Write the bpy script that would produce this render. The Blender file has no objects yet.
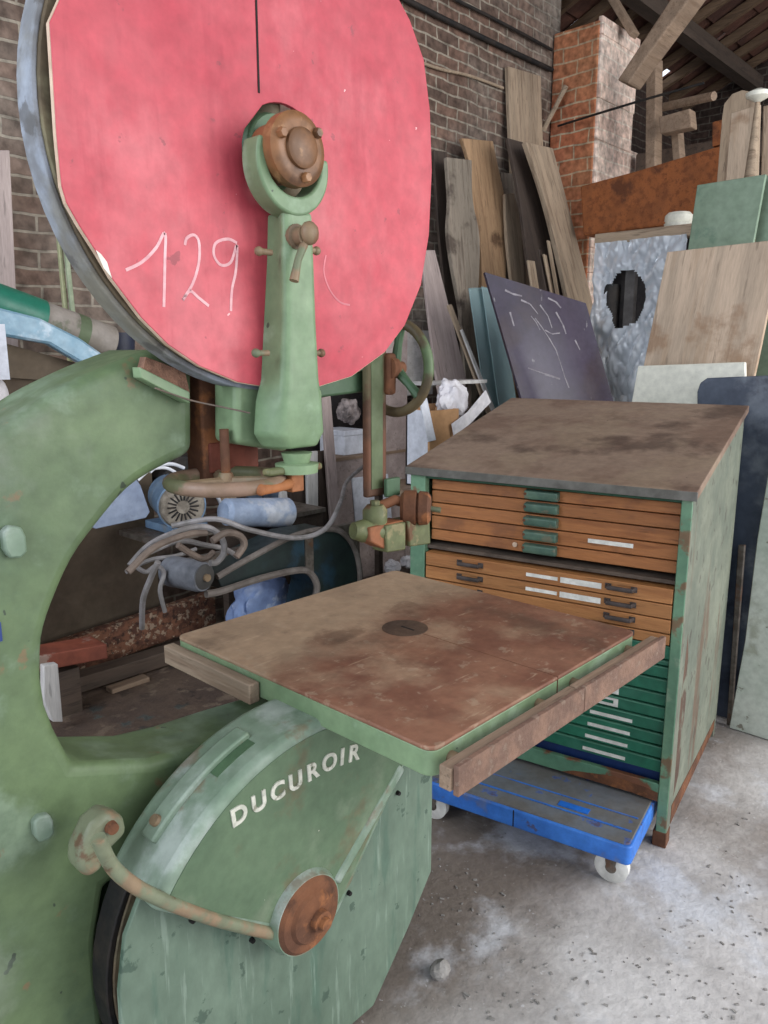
import bpy, bmesh, math, random
from mathutils import Vector, Matrix
random.seed(7)
C = bpy.context.scene.collection
PI = math.pi
# ---------------------------------------------------------------- camera model (768 x 1024)
F = 769.0; H = 1.6; TH = math.atan(159/769); YAW = math.radians(42.96)
ct, st, cy, sy = math.cos(TH), math.sin(TH), math.cos(YAW), math.sin(YAW)
def ray(px, py):
    a = (px-384)/F; b = (512-py)/F
    f = ct+b*st
    return Vector((f*cy+a*sy, f*sy-a*cy, b*ct-st))
CAM = Vector((0, 0, H))
def hit(px, py, n, d):
    r = ray(px, py); n = Vector(n)
    return CAM + r*((d-n.dot(CAM))/n.dot(r))
def aX(px, py, X): return hit(px, py, (1,0,0), X)
def aY(px, py, Y): return hit(px, py, (0,1,0), Y)
def aZ(px, py, Z): return hit(px, py, (0,0,1), Z)
def aF(px, py, D): return hit(px, py, (cy,sy,0), D)

# ---------------------------------------------------------------- materials
def lin(c):
    return tuple(((v/255)/12.92 if v/255 <= .04045 else ((v/255+.055)/1.055)**2.4) for v in c) + (1,)
MATS = {}
def mat(name, base, base2=None, s=3.0, rough=.6, metal=0.0, layers=(), bump=0.0, bs=60, st3=(1,1,1), spec=.35, rv=0.15, grain=.22, gs=34, grad=None):
    m = bpy.data.materials.new(name); m.use_nodes = True
    nt = m.node_tree; N = nt.nodes; L = nt.links
    b = N['Principled BSDF']; b.inputs['Roughness'].default_value = rough
    b.inputs['Metallic'].default_value = metal; b.inputs['Specular IOR Level'].default_value = spec
    tc = N.new('ShaderNodeTexCoord'); oi = N.new('ShaderNodeObjectInfo')
    off = N.new('ShaderNodeVectorMath'); off.operation = 'MULTIPLY_ADD'
    cmb = N.new('ShaderNodeCombineXYZ')
    for k in range(3): L.new(oi.outputs['Random'], cmb.inputs[k])
    off.inputs[1].default_value = (37.1, 53.7, 71.3)
    L.new(cmb.outputs[0], off.inputs[0]); L.new(tc.outputs['Object'], off.inputs[2])
    def noise(scale, detail, stv):
        mp = N.new('ShaderNodeMapping'); mp.inputs['Scale'].default_value = stv
        L.new(off.outputs[0], mp.inputs[0])
        n = N.new('ShaderNodeTexNoise'); n.inputs['Scale'].default_value = scale; n.inputs['Detail'].default_value = detail
        n.inputs['Roughness'].default_value = .6
        L.new(mp.outputs[0], n.inputs['Vector'])
        g = N.new('ShaderNodeMath'); g.operation = 'MULTIPLY_ADD'; g.inputs[1].default_value = 1.4; g.inputs[2].default_value = -.2
        L.new(n.outputs['Fac'], g.inputs[0]); return g.outputs[0]
    def ramp(sock, lo, hi):
        r = N.new('ShaderNodeMapRange'); r.inputs['From Min'].default_value = lo; r.inputs['From Max'].default_value = hi
        r.interpolation_type = 'SMOOTHSTEP'
        L.new(sock, r.inputs['Value']); return r.outputs['Result']
    def mix(f, a, bcol):
        x = N.new('ShaderNodeMix'); x.data_type = 'RGBA'
        L.new(f, x.inputs[0])
        if isinstance(a, tuple): x.inputs[6].default_value = a
        else: L.new(a, x.inputs[6])
        x.inputs[7].default_value = bcol
        return x.outputs[2]
    base2 = base2 or tuple(int(v*.85) for v in base)
    col = mix(ramp(noise(s, 5, st3), .35, .65), lin(base), lin(base2))
    if grad:
        sx = N.new('ShaderNodeSeparateXYZ'); L.new(tc.outputs['Object'], sx.inputs[0])
        ga = N.new('ShaderNodeMath'); ga.operation = 'MULTIPLY_ADD'; ga.inputs[1].default_value = .35; L.new(noise(5, 5, (1,1,1)), ga.inputs[0]); L.new(sx.outputs[grad[0]], ga.inputs[2])
        col = mix(ramp(ga.outputs[0], grad[1], grad[2]), col, lin(grad[3]))
    for ly in layers:
        f = ramp(noise(ly.get('s', 8), ly.get('d', 6), ly.get('st', (1,1,1))), ly['lo'], ly['hi'])
        if 'a' in ly:
            mm = N.new('ShaderNodeMath'); mm.operation = 'MULTIPLY'; mm.inputs[1].default_value = ly['a']
            L.new(f, mm.inputs[0]); f = mm.outputs[0]
        col = mix(f, col, lin(ly['c']))
    if grain:
        gm = N.new('ShaderNodeMapRange'); gm.inputs['To Min'].default_value = 1-grain; gm.inputs['To Max'].default_value = 1+grain
        L.new(noise(gs, 4, st3), gm.inputs['Value'])
        hs = N.new('ShaderNodeHueSaturation'); L.new(col, hs.inputs['Color']); L.new(gm.outputs[0], hs.inputs['Value']); col = hs.outputs[0]
    L.new(col, b.inputs['Base Color'])
    if rv:
        rr = N.new('ShaderNodeMapRange'); rr.inputs['To Min'].default_value = max(.05, rough-rv); rr.inputs['To Max'].default_value = min(1, rough+rv)
        L.new(noise(s*4, 4, (1,1,1)), rr.inputs['Value']); L.new(rr.outputs[0], b.inputs['Roughness'])
    if bump:
        bp = N.new('ShaderNodeBump'); bp.inputs['Strength'].default_value = bump; bp.inputs['Distance'].default_value = .01
        L.new(noise(bs, 6, st3), bp.inputs['Height']); L.new(bp.outputs[0], b.inputs['Normal'])
    MATS[name] = m; return m
RUST = (112,72,48)
green = mat('green_paint', (96,114,80), (84,101,73), s=2.5, rough=.5, bump=.08, bs=30, layers=[
    dict(c=(140,158,136), s=5, lo=.55, hi=.75, a=.45), dict(c=(78,98,76), s=4, lo=.58, hi=.72, a=.5),
    dict(c=(48,56,50), s=24, lo=.80, hi=.82, d=2, a=.8), dict(c=(122,130,116), s=2.2, lo=.55, hi=.75, a=.6), dict(c=(128,96,72), s=9, lo=.69, hi=.76, a=.6)])
greenl = mat('light_green_paint', (120,141,108), (106,129,97), s=3, rough=.45, bump=.06, bs=30, layers=[
    dict(c=(164,184,160), s=6, lo=.56, hi=.75, a=.4), dict(c=(126,92,66), s=8, lo=.72, hi=.78, a=.75),
    dict(c=(50,56,50), s=30, lo=.83, hi=.85, d=2, a=.8)])
greend = mat('dark_green_paint', (76,102,74), (66,90,66), s=3, rough=.5, bump=.08, bs=30, layers=[
    dict(c=(104,118,96), s=5, lo=.55, hi=.75, a=.5), dict(c=(112,80,58), s=10, lo=.66, hi=.74, a=.6),
    dict(c=(150,150,138), s=45, lo=.86, hi=.88, d=2)])
greyg = mat('grey_green_paint', (104,121,105), (90,107,92), s=3, rough=.55, st3=(1,1,.5), layers=[
    dict(c=(72,98,84), s=10, lo=.55, hi=.72, a=.6, st=(2,1,.3)), dict(c=(46,66,56), s=16, lo=.68, hi=.72, a=.6),
    dict(c=(148,164,150), s=14, lo=.6, hi=.75, a=.4, st=(3,1,.25))])
greenpan = mat('guard_panel_green', (92,112,86), (82,102,78), s=4, rough=.5, layers=[
    dict(c=(126,136,114), s=3.5, lo=.52, hi=.72, a=.5), dict(c=(104,84,62), s=6, lo=.6, hi=.74, a=.5),
    dict(c=(180,178,160), s=50, lo=.86, hi=.88, d=2)])
greenrub = mat('rubbed_green_paint', (124,140,124), (106,126,106), s=5, rough=.45, layers=[
    dict(c=(166,174,168), s=6, lo=.5, hi=.72, a=.7), dict(c=(112,92,70), s=8, lo=.6, hi=.72, a=.6)])
tan = mat('worn_cast_iron', (128,108,84), (110,92,72), s=8, rough=.55, layers=[
    dict(c=(94,108,84), s=7, lo=.52, hi=.62, a=.8), dict(c=(104,66,44), s=10, lo=.6, hi=.72, a=.6)])
handrim = mat('handworn_rim', (132,108,92), (112,92,74), s=9, rough=.5, layers=[dict(c=(84,90,62), s=8, lo=.56, hi=.66, a=.8)])
rust = mat('rust', RUST, (86,56,40), s=8, rough=.8, bump=.2, layers=[dict(c=(150,96,58), s=14, lo=.58, hi=.72, a=.7), dict(c=(58,42,34), s=10, lo=.6, hi=.75, a=.7)])
rustpost = mat('rusty_post', (96,62,44), (74,52,38), s=6, rough=.7, bump=.1, layers=[dict(c=(86,92,64), s=5, lo=.52, hi=.62, a=.6)])
beadm = mat('worn_green_edge', (116,122,98), (104,108,86), s=6, rough=.5, layers=[dict(c=(138,112,88), s=8, lo=.52, hi=.64, a=.8), dict(c=(96,66,48), s=12, lo=.62, hi=.7, a=.8)])
railrust = mat('rusty_rail', (126,98,82), (106,82,70), s=20, rough=.75, bump=.35, bs=120, layers=[dict(c=(140,122,106), s=40, lo=.6, hi=.7, a=.5)])
bronze = mat('brown_bronze', (128,88,56), (98,68,44), s=12, rough=.45, layers=[dict(c=(158,120,84), s=20, lo=.6, hi=.72, a=.6), dict(c=(66,46,34), s=9, lo=.62, hi=.75, a=.7)])
olive = mat('olive_worn_paint', (98,104,70), (88,92,62), s=14, rough=.55, layers=[dict(c=(134,124,90), s=20, lo=.55, hi=.66, a=.7), dict(c=(98,60,40), s=12, lo=.6, hi=.7, a=.8)])
tabletop = mat('rusty_table', (132,94,74), (114,76,60), s=4, rough=.6, grad=(1,.0,.28,(142,120,98)), bump=.12, bs=60, layers=[
    dict(c=(166,140,114), s=3.0, lo=.45, hi=.68, a=.6), dict(c=(92,62,48), s=7, lo=.6, hi=.78, a=.45),
    dict(c=(160,140,118), s=30, lo=.64, hi=.72, a=.4), dict(c=(80,64,52), s=2.6, lo=.56, hi=.74, a=.6), dict(c=(176,152,126), s=26, lo=.66, hi=.8, a=.45, st=(.5,2.5,1))])
slopetop = mat('dusty_brown_top', (134,114,98), (116,94,80), s=4, rough=.65, bump=.1, layers=[
    dict(c=(140,122,102), s=3, lo=.48, hi=.68, a=.6), dict(c=(76,60,52), s=2.6, lo=.57, hi=.72, a=.75), dict(c=(58,46,42), s=18, lo=.84, hi=.86, d=3)])
redboard = mat('red_board', (184,74,84), (172,62,74), s=2.2, rough=.55, spec=.4, layers=[
    dict(c=(194,102,108), s=3.2, lo=.5, hi=.75, a=.6, st=(1.4,1,.7)), dict(c=(160,52,66), s=4, lo=.6, hi=.75, a=.5, st=(3,1,.4)),
    dict(c=(110,60,66), s=22, lo=.71, hi=.75, a=.5), dict(c=(222,170,172), s=60, lo=.88, hi=.90, d=2)])
plyedge = mat('pale_plywood_edge', (196,172,150), (176,150,128), s=20, rough=.7)
chalk = mat('chalk', (222,176,178), (210,158,162), s=40, rough=.95)
white_letters = mat('white_letter_paint', (206,204,190), (182,182,168), s=40, rough=.6, layers=[dict(c=(120,118,98), s=60, lo=.62, hi=.7, a=.7)])
tyre = mat('grey_rubber', (136,142,152), (112,114,118), s=12, rough=.75, layers=[dict(c=(116,108,84), s=2.0, lo=.52, hi=.7, a=.6), dict(c=(80,78,76), s=14, lo=.6, hi=.7, a=.7)])
rimbrown = mat('dull_brown_rim', (104,90,70), (84,74,58), s=10, rough=.7, layers=[dict(c=(136,132,104), s=6, lo=.5, hi=.68, a=.7)])
black = mat('dark_rubber', (44,38,34), (26,26,26), s=10, rough=.7)
darkvoid = mat('dark_slot', (30,28,26), rough=.8)
steel = mat('dull_steel', (120,112,104), (96,88,80), s=20, rough=.45, metal=.5, layers=[dict(c=(110,74,52), s=12, lo=.58, hi=.7, a=.6)])
def wood(name, base, dark, s=6, knots=None, rough=.75, ax='y'):
    stv = {'y': (6,.5,6), 'x': (.5,6,6), 'z': (6,6,.5)}[ax]
    ly = [dict(c=dark, s=s, lo=.5, hi=.7, a=.7, st=stv), dict(c=tuple(int(v*.6) for v in dark), s=s*3, lo=.62, hi=.72, a=.45, st=stv)]
    if knots: ly.append(dict(c=knots, s=3.2, lo=.56, hi=.7, a=.85))
    return mat(name, base, tuple(int(v*.9) for v in base), s=2, rough=rough, layers=ly, bump=.1, bs=20, st3=stv)
w_grey = wood('grey_wood', (142,130,116), (92,80,70), knots=(74,62,54))
w_brown = wood('brown_wood', (166,134,102), (128,98,72), knots=(80,56,40))
w_tan = wood('tan_wood', (164,144,122), (120,100,82))
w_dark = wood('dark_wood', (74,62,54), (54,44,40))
w_ply = wood('plywood', (192,170,148), (172,148,124), s=3, knots=(150,122,98))
w_pink = wood('pale_board', (168,152,146), (146,130,126), s=3)
w_whitish = wood('whitish_board', (198,194,190), (170,166,160), s=4)
w_tanx = wood('tan_wood_x', (146,124,104), (118,96,78), ax='x')
w_batten = wood('pale_batten', (150,132,112), (124,104,86), ax='y')
w_darkx = wood('dark_timber_x', (84,70,60), (60,50,44), ax='x')
w_orange = wood('orange_brown_timber', (150,88,48), (116,62,34), s=4, knots=(72,42,28), ax='x')
w_drawer = wood('drawer_wood', (160,104,62), (130,78,44), s=5, rough=.5, ax='x', knots=(124,80,52))
w_drawer2 = wood('drawer_wood_light', (172,118,72), (140,90,52), s=5, rough=.5, ax='x')
teal = mat('drawer_green', (46,116,90), (36,98,76), s=5, rough=.4, layers=[dict(c=(70,128,106), s=5, lo=.55, hi=.75, a=.4)])
cabgreen = mat('cabinet_green', (104,138,110), (88,122,98), s=4, rough=.5, layers=[dict(c=(134,150,128), s=12, lo=.55, hi=.7, a=.5), dict(c=(112,74,52), s=7, lo=.64, hi=.72, a=.8)])
cabside = mat('cabinet_side', (112,116,102), (98,104,92), s=3, rough=.6, layers=[dict(c=(130,134,118), s=4, lo=.5, hi=.7, a=.5), dict(c=(98,74,58), s=3.2, lo=.55, hi=.68, a=.75, st=(1,1.6,.35)), dict(c=(58,50,44), s=16, lo=.64, hi=.72, a=.6)])
metalgrn = mat('handle_green', (88,112,96), (74,98,86), s=14, rough=.45, layers=[dict(c=(124,110,90), s=22, lo=.6, hi=.7, a=.6)])
handle_d = mat('dark_pull', (74,66,64), (58,52,50), s=20, rough=.45)
paper = mat('paper_label', (222,220,212), (206,204,196), s=30, rough=.8)
blue = mat('blue_plastic', (62,122,206), (52,106,188), s=6, rough=.45, layers=[dict(c=(112,116,124), s=6, lo=.56, hi=.7, a=.55), dict(c=(84,66,56), s=14, lo=.68, hi=.74, a=.7)])
dustblue = mat('dusty_blue_plastic', (104,108,114), (100,98,96), s=6, rough=.7, layers=[dict(c=(56,104,184), s=9, lo=.62, hi=.70), dict(c=(88,70,58), s=9, lo=.64, hi=.72, a=.8)])
wheelwhite = mat('white_caster', (216,214,208), (196,194,188), s=10, rough=.5)
bluepaint = mat('blue_motor', (116,142,168), (100,124,150), s=8, rough=.5, layers=[dict(c=(130,130,126), s=9, lo=.55, hi=.7, a=.6)])
galv = mat('galvanised_sheet', (134,146,166), (116,128,150), s=6, rough=.45, metal=.2, layers=[dict(c=(90,96,110), s=8, lo=.56, hi=.7, a=.6)])
cablegrey = mat('grey_cable', (138,134,134), (112,108,106), s=10, rough=.6)
cablebrown = mat('dusty_cable', (112,98,88), (92,80,72), s=10, rough=.7)
cablewhite = mat('white_cable', (214,216,222), (200,202,208), s=10, rough=.5)
guarddark = mat('dark_green_belt', (36,48,46), (30,38,38), s=6, rough=.5, layers=[dict(c=(40,72,92), s=4, lo=.55, hi=.7, a=.5)])
beltgrey = mat('dusty_belt', (116,108,102), (96,88,82), s=12, rough=.75)
purple = mat('purple_brown_laminate', (66,58,74), (54,46,58), s=1.4, rough=.22, spec=.5, rv=.08, layers=[dict(c=(164,160,160), s=13, lo=.72, hi=.80, a=.6, st=(2.2,.7,1)), dict(c=(64,52,54), s=2, lo=.5, hi=.7, a=.6)])
greenboard = mat('green_panel', (122,140,120), (112,130,110), s=3, rough=.6, layers=[dict(c=(84,110,92), s=8, lo=.58, hi=.72, a=.5)])
white_b = mat('white_panel', (224,222,208), (214,212,198), s=3, rough=.5)
darkblue = mat('dark_blue_panel', (70,78,92), (52,58,72), s=3, rough=.4, layers=[dict(c=(124,130,138), s=4, lo=.5, hi=.72, a=.55), dict(c=(28,30,44), s=3, lo=.56, hi=.7, a=.8)])
palegreen = mat('pale_green_door_panel', (190,196,186), (172,182,170), s=3, rough=.6, layers=[dict(c=(130,132,112), s=5, lo=.56, hi=.7, a=.6), dict(c=(92,76,58), s=12, lo=.66, hi=.72, a=.7)])
cardboard = mat('cardboard', (176,136,98), (160,122,86), s=4, rough=.85)
cardbrown = mat('dark_cardboard', (92,80,66), (80,68,56), s=3, rough=.85)
cloth = mat('white_cloth', (216,212,214), (200,196,200), s=8, rough=.9)
whitebox = mat('white_box', (212,214,222), (196,198,206), s=6, rough=.6)
junkdark = mat('dark_junk', (46,40,38), (34,30,30), s=10, rough=.8)
greenwrap = mat('green_roll', (46,124,98), (38,108,88), s=5, rough=.4)
rollgrey = mat('grey_roll', (142,134,126), (124,116,106), s=6, rough=.6, layers=[dict(c=(84,92,70), s=9, lo=.6, hi=.7, a=.7)])
bluesheet = mat('blue_film', (134,164,180), (110,146,166), s=6, rough=.35, layers=[dict(c=(190,204,214), s=8, lo=.55, hi=.7, a=.6)])
brickred = (140,80,64)
bristle = mat('bristle', (150,112,92), (122,90,74), s=50, rough=.9, bump=.6, bs=300)
redpaint = mat('red_painted_wood', (132,70,52), (112,60,46), s=6, rough=.7, layers=[dict(c=(150,138,126), s=10, lo=.62, hi=.7, a=.6)])
chip = mat('chip_rough_board', (126,86,66), (92,62,50), s=30, rough=.9, bump=.6, bs=80, layers=[dict(c=(170,150,128), s=40, lo=.56, hi=.64, a=.8), dict(c=(58,42,36), s=44, lo=.58, hi=.66, a=.8)])
dirtwood = mat('dirty_brown_boards', (92,76,64), (76,62,54), s=4, rough=.9, bump=.5, bs=40, layers=[dict(c=(120,104,88), s=14, lo=.56, hi=.7, a=.6), dict(c=(70,96,96), s=5, lo=.66, hi=.72, a=.5), dict(c=(46,38,34), s=10, lo=.6, hi=.7, a=.6)])
tilemat = mat('clay_tile', (94,62,50), (74,50,42), s=5, rough=.9, bump=.3)
stone = mat('grey_stone', (150,146,142), (128,124,120), s=12, rough=.9, bump=.5)
def glass_mat(name, col, rough=.05, alpha=.35):
    m = bpy.data.materials.new(name); m.use_nodes = True
    b = m.node_tree.nodes['Principled BSDF']
    b.inputs['Base Color'].default_value = lin(col); b.inputs['Roughness'].default_value = rough
    b.inputs['Transmission Weight'].default_value = alpha; b.inputs['IOR'].default_value = 1.45
    return m
glass = glass_mat('window_glass', (168,192,194), .1, .5)
plastic = glass_mat('clear_film', (206,212,220), .16, .35)

def brick_mat(name, ax, c1, c2, mort, effl, e_lo, e_hi, size=(.22,.072)):
    m = bpy.data.materials.new(name); m.use_nodes = True
    nt = m.node_tree; N = nt.nodes; L = nt.links; b = N['Principled BSDF']
    b.inputs['Roughness'].default_value = .9; b.inputs['Specular IOR Level'].default_value = .2
    tc = N.new('ShaderNodeTexCoord'); sp = N.new('ShaderNodeSeparateXYZ'); L.new(tc.outputs['Object'], sp.inputs[0])
    cm = N.new('ShaderNodeCombineXYZ')
    if ax == 'xy':
        ad = N.new('ShaderNodeMath'); L.new(sp.outputs[0], ad.inputs[0]); L.new(sp.outputs[1], ad.inputs[1]); L.new(ad.outputs[0], cm.inputs[0])
    else: L.new(sp.outputs[0 if ax == 'x' else 1], cm.inputs[0])
    L.new(sp.outputs[2], cm.inputs[1])
    nz = N.new('ShaderNodeTexNoise'); nz.inputs['Scale'].default_value = 6; L.new(tc.outputs['Object'], nz.inputs['Vector'])
    wob = N.new('ShaderNodeVectorMath'); wob.operation = 'MULTIPLY_ADD'; wob.inputs[1].default_value = (.035,.03,0)
    L.new(nz.outputs['Color'], wob.inputs[0]); L.new(cm.outputs[0], wob.inputs[2])
    br = N.new('ShaderNodeTexBrick'); L.new(wob.outputs[0], br.inputs['Vector'])
    br.inputs['Color1'].default_value = lin(c1); br.inputs['Color2'].default_value = lin(c2); br.inputs['Mortar'].default_value = lin(mort)
    br.inputs['Scale'].default_value = 1; br.inputs['Brick Width'].default_value = size[0]; br.inputs['Row Height'].default_value = size[1]
    br.inputs['Mortar Size'].default_value = .007; br.inputs['Mortar Smooth'].default_value = .3; br.inputs['Bias'].default_value = -.1
    n2 = N.new('ShaderNodeTexNoise'); n2.inputs['Scale'].default_value = 1.3; n2.inputs['Detail'].default_value = 8; L.new(tc.outputs['Object'], n2.inputs['Vector'])
    r = N.new('ShaderNodeMapRange'); r.inputs['From Min'].default_value = e_lo; r.inputs['From Max'].default_value = e_hi; r.inputs['To Max'].default_value = .75; L.new(n2.outputs['Fac'], r.inputs['Value'])
    mx = N.new('ShaderNodeMix'); mx.data_type = 'RGBA'; L.new(r.outputs[0], mx.inputs[0]); L.new(br.outputs['Color'], mx.inputs[6]); mx.inputs[7].default_value = lin(effl)
    n5 = N.new('ShaderNodeTexNoise'); n5.inputs['Scale'].default_value = 22; n5.inputs['Detail'].default_value = 6; L.new(tc.outputs['Object'], n5.inputs['Vector'])
    g5 = N.new('ShaderNodeMapRange'); g5.inputs['From Min'].default_value = .3; g5.inputs['From Max'].default_value = .7; g5.inputs['To Min'].default_value = .55; g5.inputs['To Max'].default_value = 1.4; L.new(n5.outputs['Fac'], g5.inputs['Value'])
    h5 = N.new('ShaderNodeHueSaturation'); L.new(mx.outputs[2], h5.inputs['Color']); L.new(g5.outputs[0], h5.inputs['Value'])
    L.new(h5.outputs[0], b.inputs['Base Color'])
    iv = N.new('ShaderNodeMath'); iv.operation = 'SUBTRACT'; iv.inputs[0].default_value = 1; L.new(br.outputs['Fac'], iv.inputs[1])
    n3 = N.new('ShaderNodeTexNoise'); n3.inputs['Scale'].default_value = 40; L.new(tc.outputs['Object'], n3.inputs['Vector'])
    ad2 = N.new('ShaderNodeMath'); ad2.operation = 'MULTIPLY_ADD'; ad2.inputs[1].default_value = .5; L.new(n3.outputs['Fac'], ad2.inputs[0]); L.new(iv.outputs[0], ad2.inputs[2])
    bp = N.new('ShaderNodeBump'); bp.inputs['Strength'].default_value = .6; bp.inputs['Distance'].default_value = .012; L.new(ad2.outputs[0], bp.inputs['Height']); L.new(bp.outputs[0], b.inputs['Normal'])
    return m
brick_wall = brick_mat('old_brick_wall', 'x', (110,86,74), (82,68,60), (140,130,116), (138,130,120), .45, .78)
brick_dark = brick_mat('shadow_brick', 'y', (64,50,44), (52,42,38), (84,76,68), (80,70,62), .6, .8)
brick_pier = brick_mat('pier_brick', 'y', (170,104,74), (156,98,72), (178,160,134), (190,140,100), .42, .8, (.24,.098))
brick_limed = brick_mat('limed_brick', 'x', (216,192,176), (206,176,160), (222,206,190), (222,210,198), .5, .75, (.24,.098))

# ---------------------------------------------------------------- mesh helpers
class MB:
    def __init__(s): s.bm = bmesh.new()
    def box(s, c, d, R=None):
        vs = []
        for x in (-.5,.5):
            for y in (-.5,.5):
                for z in (-.5,.5):
                    v = Vector((x*d[0], y*d[1], z*d[2]))
                    if R is not None: v = R @ v
                    vs.append(s.bm.verts.new(Vector(c)+v))
        for f in ((0,1,3,2),(4,6,7,5),(0,4,5,1),(2,3,7,6),(0,2,6,4),(1,5,7,3)): s.bm.faces.new([vs[i] for i in f])
        return s
    def bb(s, a, b):
        a = Vector(a); b = Vector(b); return s.box((a+b)/2, b-a)
    def prism(s, pts, v):           # pts: 3D polygon, v: extrusion vector
        v = Vector(v); a = [s.bm.verts.new(Vector(p)) for p in pts]; b = [s.bm.verts.new(Vector(p)+v) for p in pts]
        s.bm.faces.new(a); s.bm.faces.new(b[::-1]); n = len(a)
        for i in range(n): s.bm.faces.new((a[i], b[i], b[(i+1)%n], a[(i+1)%n]))
        return s
    def ringprism(s, out, inn, v):  # closed ring between two equal-length loops
        v = Vector(v); n = len(out)
        A = [s.bm.verts.new(Vector(p)) for p in out]; B = [s.bm.verts.new(Vector(p)) for p in inn]
        A2 = [s.bm.verts.new(Vector(p)+v) for p in out]; B2 = [s.bm.verts.new(Vector(p)+v) for p in inn]
        for i in range(n):
            j = (i+1) % n
            for q in ((A[i],A[j],B[j],B[i]), (A2[j],A2[i],B2[i],B2[j]), (A[j],A[i],A2[i],A2[j]), (B[i],B[j],B2[j],B2[i])): s.bm.faces.new(q)
        return s
    def cyl(s, p0, p1, r0, r1=None, n=20, cap=True):
        return s.lathe(p0, p1, [(0,r0),(1,r0 if r1 is None else r1)], n, cap)
    def lathe(s, p0, p1, prof, n=24, cap=True):   # prof: (t along p0->p1, radius)
        p0 = Vector(p0); p1 = Vector(p1); d = p1-p0
        q = d.to_track_quat('Z','Y'); rings = []
        for t, r in prof:
            rings.append([s.bm.verts.new(p0+d*t+q @ Vector((r*math.cos(2*PI*k/n), r*math.sin(2*PI*k/n), 0))) for k in range(n)])
        for a, b in zip(rings, rings[1:]):
            for k in range(n): s.bm.faces.new((a[k], a[(k+1)%n], b[(k+1)%n], b[k]))
        if cap: s.bm.faces.new(rings[0][::-1]); s.bm.faces.new(rings[-1])
        return s
    def tube(s, path, r, n=8, closed=False, flat=None):
        P = [Vector(p) for p in path]; m = len(P); rings = []; prev = None
        for i in range(m):
            if closed: t = P[(i+1)%m]-P[i-1]
            else: t = P[min(i+1,m-1)]-P[max(i-1,0)]
            t.normalize()
            if prev is None:
                u = t.orthogonal().normalized()
            else:
                u = prev - t*prev.dot(t)
                u = u.normalized() if u.length > 1e-6 else t.orthogonal().normalized()
            prev = u; w = t.cross(u)
            rad = r[i] if isinstance(r, (list,tuple)) else r
            rings.append([s.bm.verts.new(P[i]+(u*math.cos(2*PI*k/n)+w*math.sin(2*PI*k/n))*rad) for k in range(n)])
        for i in range(m if closed else m-1):
            a = rings[i]; b = rings[(i+1)%m]
            for k in range(n): s.bm.faces.new((a[k], a[(k+1)%n], b[(k+1)%n], b[k]))
        if not closed: s.bm.faces.new(rings[0][::-1]); s.bm.faces.new(rings[-1])
        return s
    def ring(s, c, axis, R, r, n=40, m=10, a0=0, a1=2*PI):
        q = Vector(axis).to_track_quat('Z','Y'); full = abs(a1-a0-2*PI) < 1e-6
        k = n if full else n+1
        return s.tube([Vector(c)+q @ Vector((R*math.cos(a0+(a1-a0)*i/n), R*math.sin(a0+(a1-a0)*i/n), 0)) for i in range(k)], r, m, full)
    def ball(s, c, r, sc=(1,1,1), sub=2):
        mtx = Matrix.Translation(Vector(c)) @ Matrix.Diagonal((*sc,1))
        bmesh.ops.create_icosphere(s.bm, subdivisions=sub, radius=r, matrix=mtx); return s
def smooth_path(pts, k=6):
    P = [Vector(p) for p in pts]; out = []
    for i in range(len(P)-1):
        a, b, c, d = P[max(i-1,0)], P[i], P[i+1], P[min(i+2,len(P)-1)]
        for j in range(k):
            t = j/k
            out.append(.5*((2*b)+(c-a)*t+(2*a-5*b+4*c-d)*t*t+(3*b-a-3*c+d)*t**3))
    return out+[P[-1]]
WM = {}
def finish(o, mb_bm, bevel, segs, smooth):
    bmesh.ops.recalc_face_normals(mb_bm, faces=mb_bm.faces)
    for f in mb_bm.faces: f.smooth = smooth
    mb_bm.to_mesh(o.data); mb_bm.free()
    if smooth:
        try: o.data.set_sharp_from_angle(angle=math.radians(38))
        except Exception: pass
    if bevel:
        md = o.modifiers.new('bevel','BEVEL'); md.width = bevel; md.segments = segs; md.limit_method = 'ANGLE'; md.angle_limit = math.radians(35); md.harden_normals = False
def tag(o, label, cat, group=None, kind=None):
    if label: o['label'] = label
    if cat: o['category'] = cat
    if group: o['group'] = group
    if kind: o['kind'] = kind
    return o
def thing(name, label, cat, loc=(0,0,0), rz=0.0, group=None):
    o = bpy.data.objects.new(name, None); C.objects.link(o); o.location = loc; o.rotation_euler = (0,0,rz)
    o.empty_display_size = .1
    WM[o.name] = Matrix.Translation(Vector(loc)) @ Matrix.Rotation(rz,4,'Z')
    return tag(o, label, cat, group)
def part(name, mb, m, parent, bevel=0, segs=2, smooth=True, local=False, label=None):
    bm = mb.bm if isinstance(mb, MB) else mb
    o = bpy.data.objects.new(name, bpy.data.meshes.new(name)); C.objects.link(o)
    w = WM[parent.name]
    if not local: bmesh.ops.transform(bm, matrix=w.inverted(), verts=bm.verts)
    o.parent = parent; WM[o.name] = w
    o.data.materials.append(m); finish(o, bm, bevel, segs, smooth)
    if label: o['label'] = label
    return o
def solo(name, mb, m, label, cat, group=None, bevel=0, segs=2, smooth=True, kind=None):
    bm = mb.bm if isinstance(mb, MB) else mb
    xs = [v.co.x for v in bm.verts]; ys = [v.co.y for v in bm.verts]; zs = [v.co.z for v in bm.verts]
    base = Vector(((min(xs)+max(xs))/2, (min(ys)+max(ys))/2, min(zs)))
    bmesh.ops.translate(bm, vec=-base, verts=bm.verts)
    o = bpy.data.objects.new(name, bpy.data.meshes.new(name)); C.objects.link(o); o.location = base
    WM[o.name] = Matrix.Translation(base)
    o.data.materials.append(m); finish(o, bm, bevel, segs, smooth)
    return tag(o, label, cat, group, kind)
def struct(name, mb, m, bevel=0):
    o = solo(name, mb, m, None, None, bevel=bevel, smooth=False, kind='structure'); return o
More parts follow.
